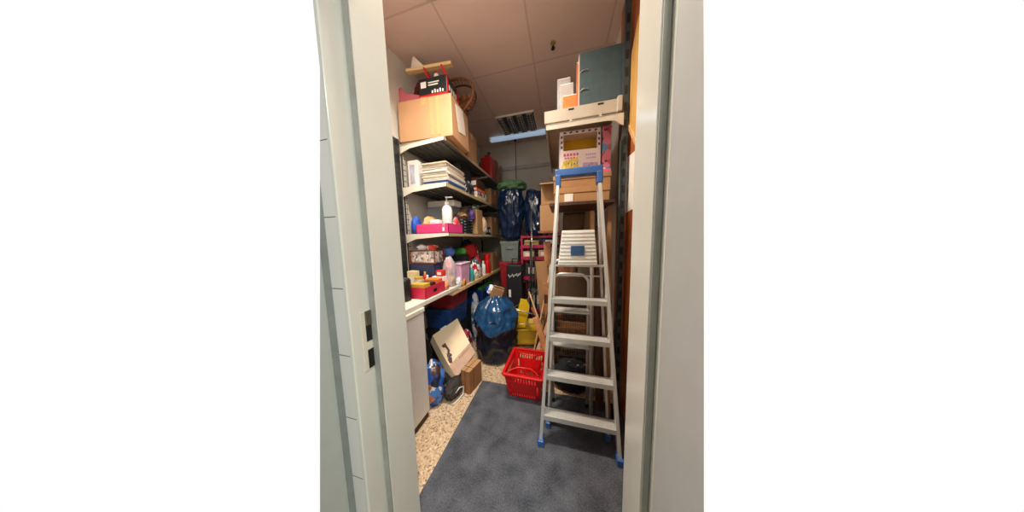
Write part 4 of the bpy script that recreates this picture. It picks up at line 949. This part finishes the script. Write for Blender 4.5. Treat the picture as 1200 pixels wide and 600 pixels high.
o = b.done('lettering', mat('letter_yellow', (236, 206, 60), .5), t); part(o, 'yellow wavy lettering')
b = B()
for i in range(6): stroke(b, -.118+i*.020, .028+.006*(i % 2), .018, .006, .3); stroke(b, -.118+i*.020, .075+.005*(i % 3), .006, .012, .2)
for i in range(5): stroke(b, .045+.018*i, .045+.012*((i*7) % 3), .012, .010, i)
b.done('lettering_outline', mat('ink_black', (30, 26, 30), .6), t)
b = B()
for i in range(5): stroke(b, -.105+i*.022, .145, .016, .018, .1*i)
for i in range(4): stroke(b, -.10+i*.02, .122, .014, .010, 0)
part(b.done('pink_print', mat('print_pink', (226, 92, 128), .5), t), 'pink printed words')
b = B()
for i in range(5): stroke(b, .045+i*.014, .135, .010, .012, .1); stroke(b, .05+i*.013, .112, .009, .010, 0)
stroke(b, .07, .05, .10, .06, .05)
part(b.done('violet_print', mat('print_violet', (196, 166, 206), .5), t), 'violet printed patch')
b = B()
b.bm.free()
for x, z, w_, h_, r_ in [(-.105+i*.042, .2975, .018, .010, random.uniform(-.5, .5)) for i in range(6)]+[(s_*.127, .20+i*.035, .012, .017, s_*-.3) for i in range(3) for s_ in (-1, 1)]:
    b = B(); stroke(b, x, z, w_, h_, r_); b.done('printed_icon', mat('icon_dark', (70, 50, 62), .6), t)
t = T('toy_box', 'narrow pink and blue printed box standing right of the windowed toy carton', 'box', (.305, 1.58, zt3), 0)
b = B(); b.box(-.028, .025, -.09, .09, 0, .30); b.done('body', printed('pink_blue_print', [(222, 120, 140), (90, 140, 180), (232, 214, 214), (206, 80, 100), (60, 70, 90)], 22), t, bevel=.003)
b = B(); b.box(-.030, .027, -.092, -.0895, .285, .30).box(-.030, .027, -.092, -.0895, 0, .02); b.done('pink_edge', mat('print_pink', (226, 92, 128)), t)
# --- far right boxes behind
carton('cardboard_box', 'tan carton on the far right shelf beside the upper bin bags', -.205, -.02, 1.93, 2.25, R3, 1.625, m=kraft2)
carton('cardboard_box', 'open brown carton on top of the tan one, left of the toy carton', -.20, -.035, 1.95, 2.25, 1.627, 1.84, m=kraft2, opened=True)
carton('cardboard_box', 'dark open carton under the flat cartons, seen between the ladder rails', .02, .205, 1.90, 2.16, R3, 1.535, m=mat('carton_dark', (110, 86, 60), .8), opened=True)
for i, (x, h, m) in enumerate(((.235, .20, kraft), (.285, .16, mat('carton_tan')) )):
    b = B(); b.box(-.024, .024, -.004, .004, 0, h); tag(b.done('card_sheet', m, loc=(x, 1.92, R3+.001), rot=(-.08, 0, 0)), ['taller kraft card sheet beside the dark open carton', 'shorter kraft card sheet nearest the leaning planks'][i], 'card')
# --- leaning planks on the right
for i, (x, y, w_, h, m, lab) in enumerate(((.235, 1.53, .030, 1.50, pinez, 'pale narrow plank leaning leftmost behind the right ladder rail'), (.272, 1.49, .026, 1.38, darkwood, 'dark plank leaning second behind the right ladder rail'), (.305, 1.52, .034, 1.46, darkwood, 'wide brown plank leaning third behind the right ladder rail'), (.340, 1.46, .028, 1.52, wood('mid_wood', (140, 96, 60), (170, 122, 80), axis=(14, 14, 1)), 'mid-brown plank leaning beside the slotted post'))):
    b = B(); b.beam((0, -.14, 0), (.008, .0, h), w_, .018); tag(b.done('plank', m, bevel=.002, loc=(x-.01, y+.07, .002)), lab, 'plank')
b = B(); b.tube([(0, 0, 0), (.006, .03, 1.9)], .008, 8); tag(b.done('metal_rod', mat('dark_green_rod', (44, 60, 54), .4, .5), smooth=True, loc=(.362, 1.375, .008)), 'thin dark green rod leaning against the slotted post', 'rod')
# --- wire crates behind the step stool
def wire_crate(label, z0, h, rz=0):
    t = T('wire_crate', label, 'wire crate', (.125, 1.90, z0), rz)
    w, d = .185, .14
    b = B()
    for z in (.006, h-.005): b.tube([(-w, -d, z), (w, -d, z), (w, d, z), (-w, d, z)], .005, 6, closed=True)
    for x, y in ((-w, -d), (w, -d), (w, d), (-w, d)): b.tube([(x, y, .0), (x, y, h)], .005, 6)
    b.done('frame', mat('dark_wire', (74, 72, 68), .4, .7), t)
    b = B(); n = 18
    for i in range(1, n):
        x = -w+2*w*i/n
        for y in (-d, d): b.tube([(x, y, .006), (x, y, h-.006)], .0018, 4)
    for i in range(1, 12):
        y = -d+2*d*i/12
        for x in (-w, w): b.tube([(x, y, .006), (x, y, h-.006)], .0018, 4)
    for i in range(1, 5):
        z = h*i/5; b.tube([(-w, -d, z), (w, -d, z), (w, d, z), (-w, d, z)], .0018, 4, closed=True)
    o = b.done('wire_mesh', mat('dark_wire', (74, 72, 68)), t); o['kind'] = 'stuff'
    b = B(); b.box(-w+.006, w-.006, -d+.006, d-.006, .004, .010); b.done('base_plate', mat('dark_wire', (74, 72, 68)), t)
    return t
wire_crate('lower wire crate behind the ladder, standing on the floor', 0, .33)
wire_crate('upper wire crate behind the ladder, stacked on the lower one', .331, .33, .02)
t = T('wood_offcut_box', 'light wooden boards lying in the upper wire crate', 'boards', (.10, 1.90, .345))
for i in range(3):
    b = B(); b.box(-.15, .13, -.10+i*.065, -.045+i*.065, .0, .10+.03*i); b.done('board', kraft_d if i % 2 else brownwood, t, bevel=.002)
carton('cardboard_box', 'brown carton on the stacked wire crates, behind the stool hoop', -.03, .30, 1.80, 2.02, .664, .93, m=mat('carton_dark2', (84, 64, 46), .8))
for i, (x0, x1, z0, z1) in enumerate(((-.06, .10, .94, 1.13), (.12, .22, .94, 1.15))):
    b = B(); b.box(0, x1-x0, 0, .10, 0, z1-z0); tag(b.done('paper_roll' if False else 'wood_block', [brownwood, mat('grey_board', (136, 124, 108), .7)][i], bevel=.004, loc=(x0+.03, 1.84, .931)), ['brown wooden block on the carton behind the stool hoop', 'greyish block beside the brown wooden one on the same carton'][i], 'block')
t = T('tool_bag', 'black tool bag with metal tools on the floor behind the bottom ladder treads', 'bag', (.09, 1.60, .0))
b = B(); b.blob(.16, .085, .26, .2, 2.2, 61); b.done('body', blackcloth, t, smooth=True)
for i, (x, z) in enumerate(((-.05, .26), (.02, .24), (.07, .25))):
    b = B(); b.tube([(x, -.03, z-.06), (x+.02, -.06, z+.02), (x+.03, -.07, z+.03)], .006, 6); b.done('tool', steel, t, smooth=True)
# --- panels on the right wall by the door frame
b = B(); b.box(XR-.024, XR-.002, 1.0, 1.70, .0, 2.92); tag(b.done('wall_panel_board' if False else 'wood_board', orangewood, loc=(0, 0, .001)), 'tall orange-brown wooden board against the right wall beside the door frame', 'board')
xb = XR-.038
P = [aX(748, 20, xb), aX(737, 78, xb), aX(735, 143, xb), aX(746, 168, xb)]
b = B(); yN = 1.02
P = [(xb, P[1].y, P[1].z), (xb, P[2].y, P[2].z), (xb, P[3].y, P[3].z), (xb, yN, P[3].z-.12), (xb, yN, P[0].z+.02), (xb, P[0].y, P[0].z)]
b.prism(P, (.012, 0, 0)); bo = T('cut_board', 'tan board with slanted ends fixed to the orange-brown board', 'board', (0, 0, 0))
b.done('panel', tanwood, bo)
b = B(); b.beam((xb-.001, P[1][1], P[1][2]), (xb-.001, P[2][1], P[2][2]), .012, .01, up=(1, 0, 0)); b.bm.free()
b = B(); b.beam((xb, P[1][1], P[1][2]), (xb, P[2][1], P[2][2]), .02, .014, up=(1, 0, 0)); b.beam((xb, P[2-1][1], P[1][2]), (xb, P[2][1], P[1][2]), .004, .004, up=(1, 0, 0)) if False else None
part(b.done('light_edge', pinez, bo), 'pale cut edge')
b = B(); pp = [aX(729, 190, XR-.027), aX(745, 176, XR-.027), aX(745, 243, XR-.027), aX(729, 252, XR-.027)]
b.prism([(XR-.0275, p.y, p.z) for p in pp], (.0036, 0, 0)); tag(b.done('paper_sheet', paper), 'white paper sheet pinned on the orange-brown board', 'paper')
# ------------------------------------------------------------------ BACK: pink rack and what is on it
t = T('metal_rack', 'dark pink metal rack standing against the back wall', 'rack', (-.27, 2.75, 0))
rk = mat('magenta_metal', (176, 34, 76), .4, var=.06)
for sx in (-1, 1):
    for sy in (-1, 1):
        b = B(); b.box(sx*.255-.012, sx*.255+.012, sy*.18-.012, sy*.18+.012, 0, 1.33); b.done('post', rk, t)
for z in (.30, .75, 1.03, 1.19, 1.33):
    b = B(); b.box(-.255, .255, -.19, .19, z-.006, z).box(-.268, .268, -.196, -.186, z-.022, z+.022 if z < 1.3 else z+.004).box(-.268, .268, .186, .196, z-.02, z+.01); b.done('tray', rk, t)
def rackthing(name, label, cat, x0, x1, z, h, m, y=2.58, d=.2, lab=True):
    t = T(name, label, cat, ((x0+x1)/2, y+d/2, z)); w = (x1-x0)/2
    b = B(); b.box(-w, w, -d/2, d/2, 0, h); b.done('body', m, t, bevel=.004)
    if lab: b = B(); b.box(-w*.6, w*.5, -d/2-.001, -d/2+.001, h*.3, h*.75); b.done('label_panel', paper, t)
    return t
z = 1.192
for i, c in enumerate(((206, 190, 150), (170, 150, 90), (130, 120, 90), (190, 176, 120))):
    b = B(); b.box(-.10, .10, -.08, .08, 0, .020); tag(b.done('magazine', mat('magazine_%d' % i, c, .5, var=.3), loc=(-.40+.006*(i % 2), 2.67, z), rot=(0, 0, .03*(i-1))), 'yellowish magazine, %s of the pile on the upper rack tray' % ['bottom', 'second', 'third', 'topmost'][i], 'magazine', 'magazines on the rack'); z += .021
rackthing('rack_box', 'navy blue box on the upper rack tray right of the magazines', 'box', -.24, -.07, 1.191, .11, mat('navy_box', (24, 44, 100), .6))
rackthing('rack_box', 'pale box with dark dots on the middle rack tray, left', 'box', -.51, -.36, 1.031, .09, mat('pale_box', (206, 190, 160), .6))
rackthing('rack_box', 'beige box on the middle rack tray, right', 'box', -.30, -.14, 1.031, .11, mat('beige_box', (186, 160, 124), .6))
rackthing('rack_box', 'dark box on the lower rack tray', 'box', -.48, -.28, .751, .2, mat('dark_box', (48, 44, 48), .6))
rackthing('rack_box', 'violet box on the lower rack tray beside the dark box', 'box', -.25, -.10, .751, .18, mat('violet_box', (96, 60, 96), .6))
rackthing('rack_box', 'grey box on the lowest rack tray', 'box', -.45, -.12, .301, .28, grey_lid)
carton('cardboard_box', 'dark brown carton on the floor left of the pink rack', -.86, -.56, 2.58, 2.95, 0, .60, m=mat('carton_dark3', (78, 56, 40), .8))
crate('storage_crate', 'red crate on the dark brown carton left of the pink rack', -.86, -.57, 2.58, 2.92, .601, .97, mat('crate_red3', (150, 28, 36), .45))
crate('storage_crate', 'grey tub on the red crate, holding up the left upper bin bag', -.84, -.58, 2.58, 2.92, .971, 1.268, mat('tub_grey', (112, 122, 116), .5))
crumple('green_bag', 'green net bag lying on top of the left dark blue bin bag at the back', 'bag', (-.67, 2.63, 1.95), .20, .14, .15, mat('green_net', (74, 112, 78), .6, var=.3, bump=.4), 71, .3)
t = T('suitcase', 'black bag with white script lettering standing behind the mop bucket', 'bag', (-.60, 2.46, 0))
b = B(); b.box(-.11, .10, -.06, .06, 0, .96); b.done('body', mat('black_case', (24, 24, 28), .6), t, bevel=.02)
b = B(); random.seed(2); P = [(-.085+i*.0075, -.0625, .80+.018*math.sin(i*1.7)+.010*math.sin(i*.9+1)+.003*i/2) for i in range(24)]; b.tube(P, .0035, 5); part(b.done('script_lettering', white_pl, t), 'white looping script')
b = B(); b.tube([(-.04, 0, .95), (-.04, 0, 1.03), (.04, 0, 1.03), (.04, 0, .95)], .008, 8); b.done('handle', black, t, smooth=True)
b = B(); b.box(-.08, -.05, -.0625, -.0595, .52, .62); part(b.done('white_tag', white_pl, t), 'small white tag')
for i, (px, py, Y) in enumerate(((622, 284, 2.42), (627, 300, 2.38))):
    p = aY(px, py, Y); b = B(); b.tube([(0, 0, 0), (.015*(1-2*i), .05, p.z)], .013, 8); tag(b.done('pole', black, smooth=True, loc=(p.x-.015*(1-2*i), Y-.05, .013)), ['taller black pole leaning on the pink rack', 'shorter black pole in front of the pink rack'][i], 'pole')
p = aY(622.5, 247, 2.50); b = B(); b.tube([(0, 0, 0), (-.01, .0, p.z)], .007, 8); tag(b.done('pole', steel, smooth=True, loc=(p.x+.01, 2.50, .007)), 'thin pale metal pole between the two upper bin bags', 'pole')
# --- wood offcuts between rack and ladder
def offcut(label, foot, top, Y, w_, th, m, cat='offcut', name='wood_offcut'):
    a = Vector((foot[0], foot[1], .002)); q = aY(top[0], top[1], Y)
    b = B(); b.beam((0, 0, 0), q-a, w_, th); o = b.done(name, m, bevel=.002, loc=a); return tag(o, label, cat)
ow = wood('offcut_orange', (196, 130, 80), (220, 160, 110), axis=(6, 6, 6)); lw = wood('offcut_light', (226, 178, 130), (240, 200, 160), axis=(6, 6, 6))
mw = wood('offcut_mid', (150, 100, 62), (180, 126, 84), axis=(6, 6, 6))
offcut('tall tan board with top end beside the left ladder rail', (-.10, 2.14), (641, 283), 2.24, .08, .02, ow)
offcut('thin pale stick reaching up past the tan board', (-.30, 1.96), (648, 300), 2.08, .014, .014, lw, 'stick', 'stick')
offcut('mid-brown board leaning just left of the ladder', (-.09, 1.90), (641, 331), 2.04, .085, .04, mw)
offcut('pale square timber standing nearest the ladder', (-.105, 1.74), (646, 339), 1.80, .055, .05, lw)
offcut('thin stick leaning left over the mop bucket', (-.06, 1.86), (620, 342), 1.99, .014, .012, lw, 'stick', 'stick')
offcut('orange board leaning low and left beside the left ladder foot', (-.04, 1.69), (627, 372), 1.74, .05, .03, ow)
offcut('short pale board crossing the low orange board', (-.30, 1.74), (643, 378), 1.78, .035, .02, lw)
offcut('dark stick crossing the timber offcuts', (-.27, 1.80), (646, 350), 1.85, .012, .012, darkwood, 'stick', 'stick')
offcut('wide tan fibreboard leaning behind the mid-brown board', (-.13, 2.12), (634, 306), 2.17, .13, .012, kraft2)
offcut('dark narrow board between the sticks and the ladder', (-.16, 1.95), (640, 345), 2.0, .04, .02, darkwood)
offcut('orange batten crossing behind the low orange board', (-.02, 1.96), (624, 360), 2.06, .03, .03, ow)
b = B(); b.box(-.07, .07, -.02, .02, 0, .04); tag(b.done('wood_offcut', lw, bevel=.002, loc=(-.215, 1.735, 0), rot=(0, 0, .2)), 'pale short block lying on the floor behind the shopping basket', 'offcut')
carton('cardboard_box', 'tall brown carton behind the timber offcuts left of the ladder', -.17, -.0, 2.18, 2.38, 0, .95, m=kraft_d, opened=False)
crumple('kraft_wrap', 'crumpled tan paper on top of the carton behind the timber offcuts', 'paper', (-.09, 2.28, .951), .08, .08, .20, kraft, 82, .35, 1.6)
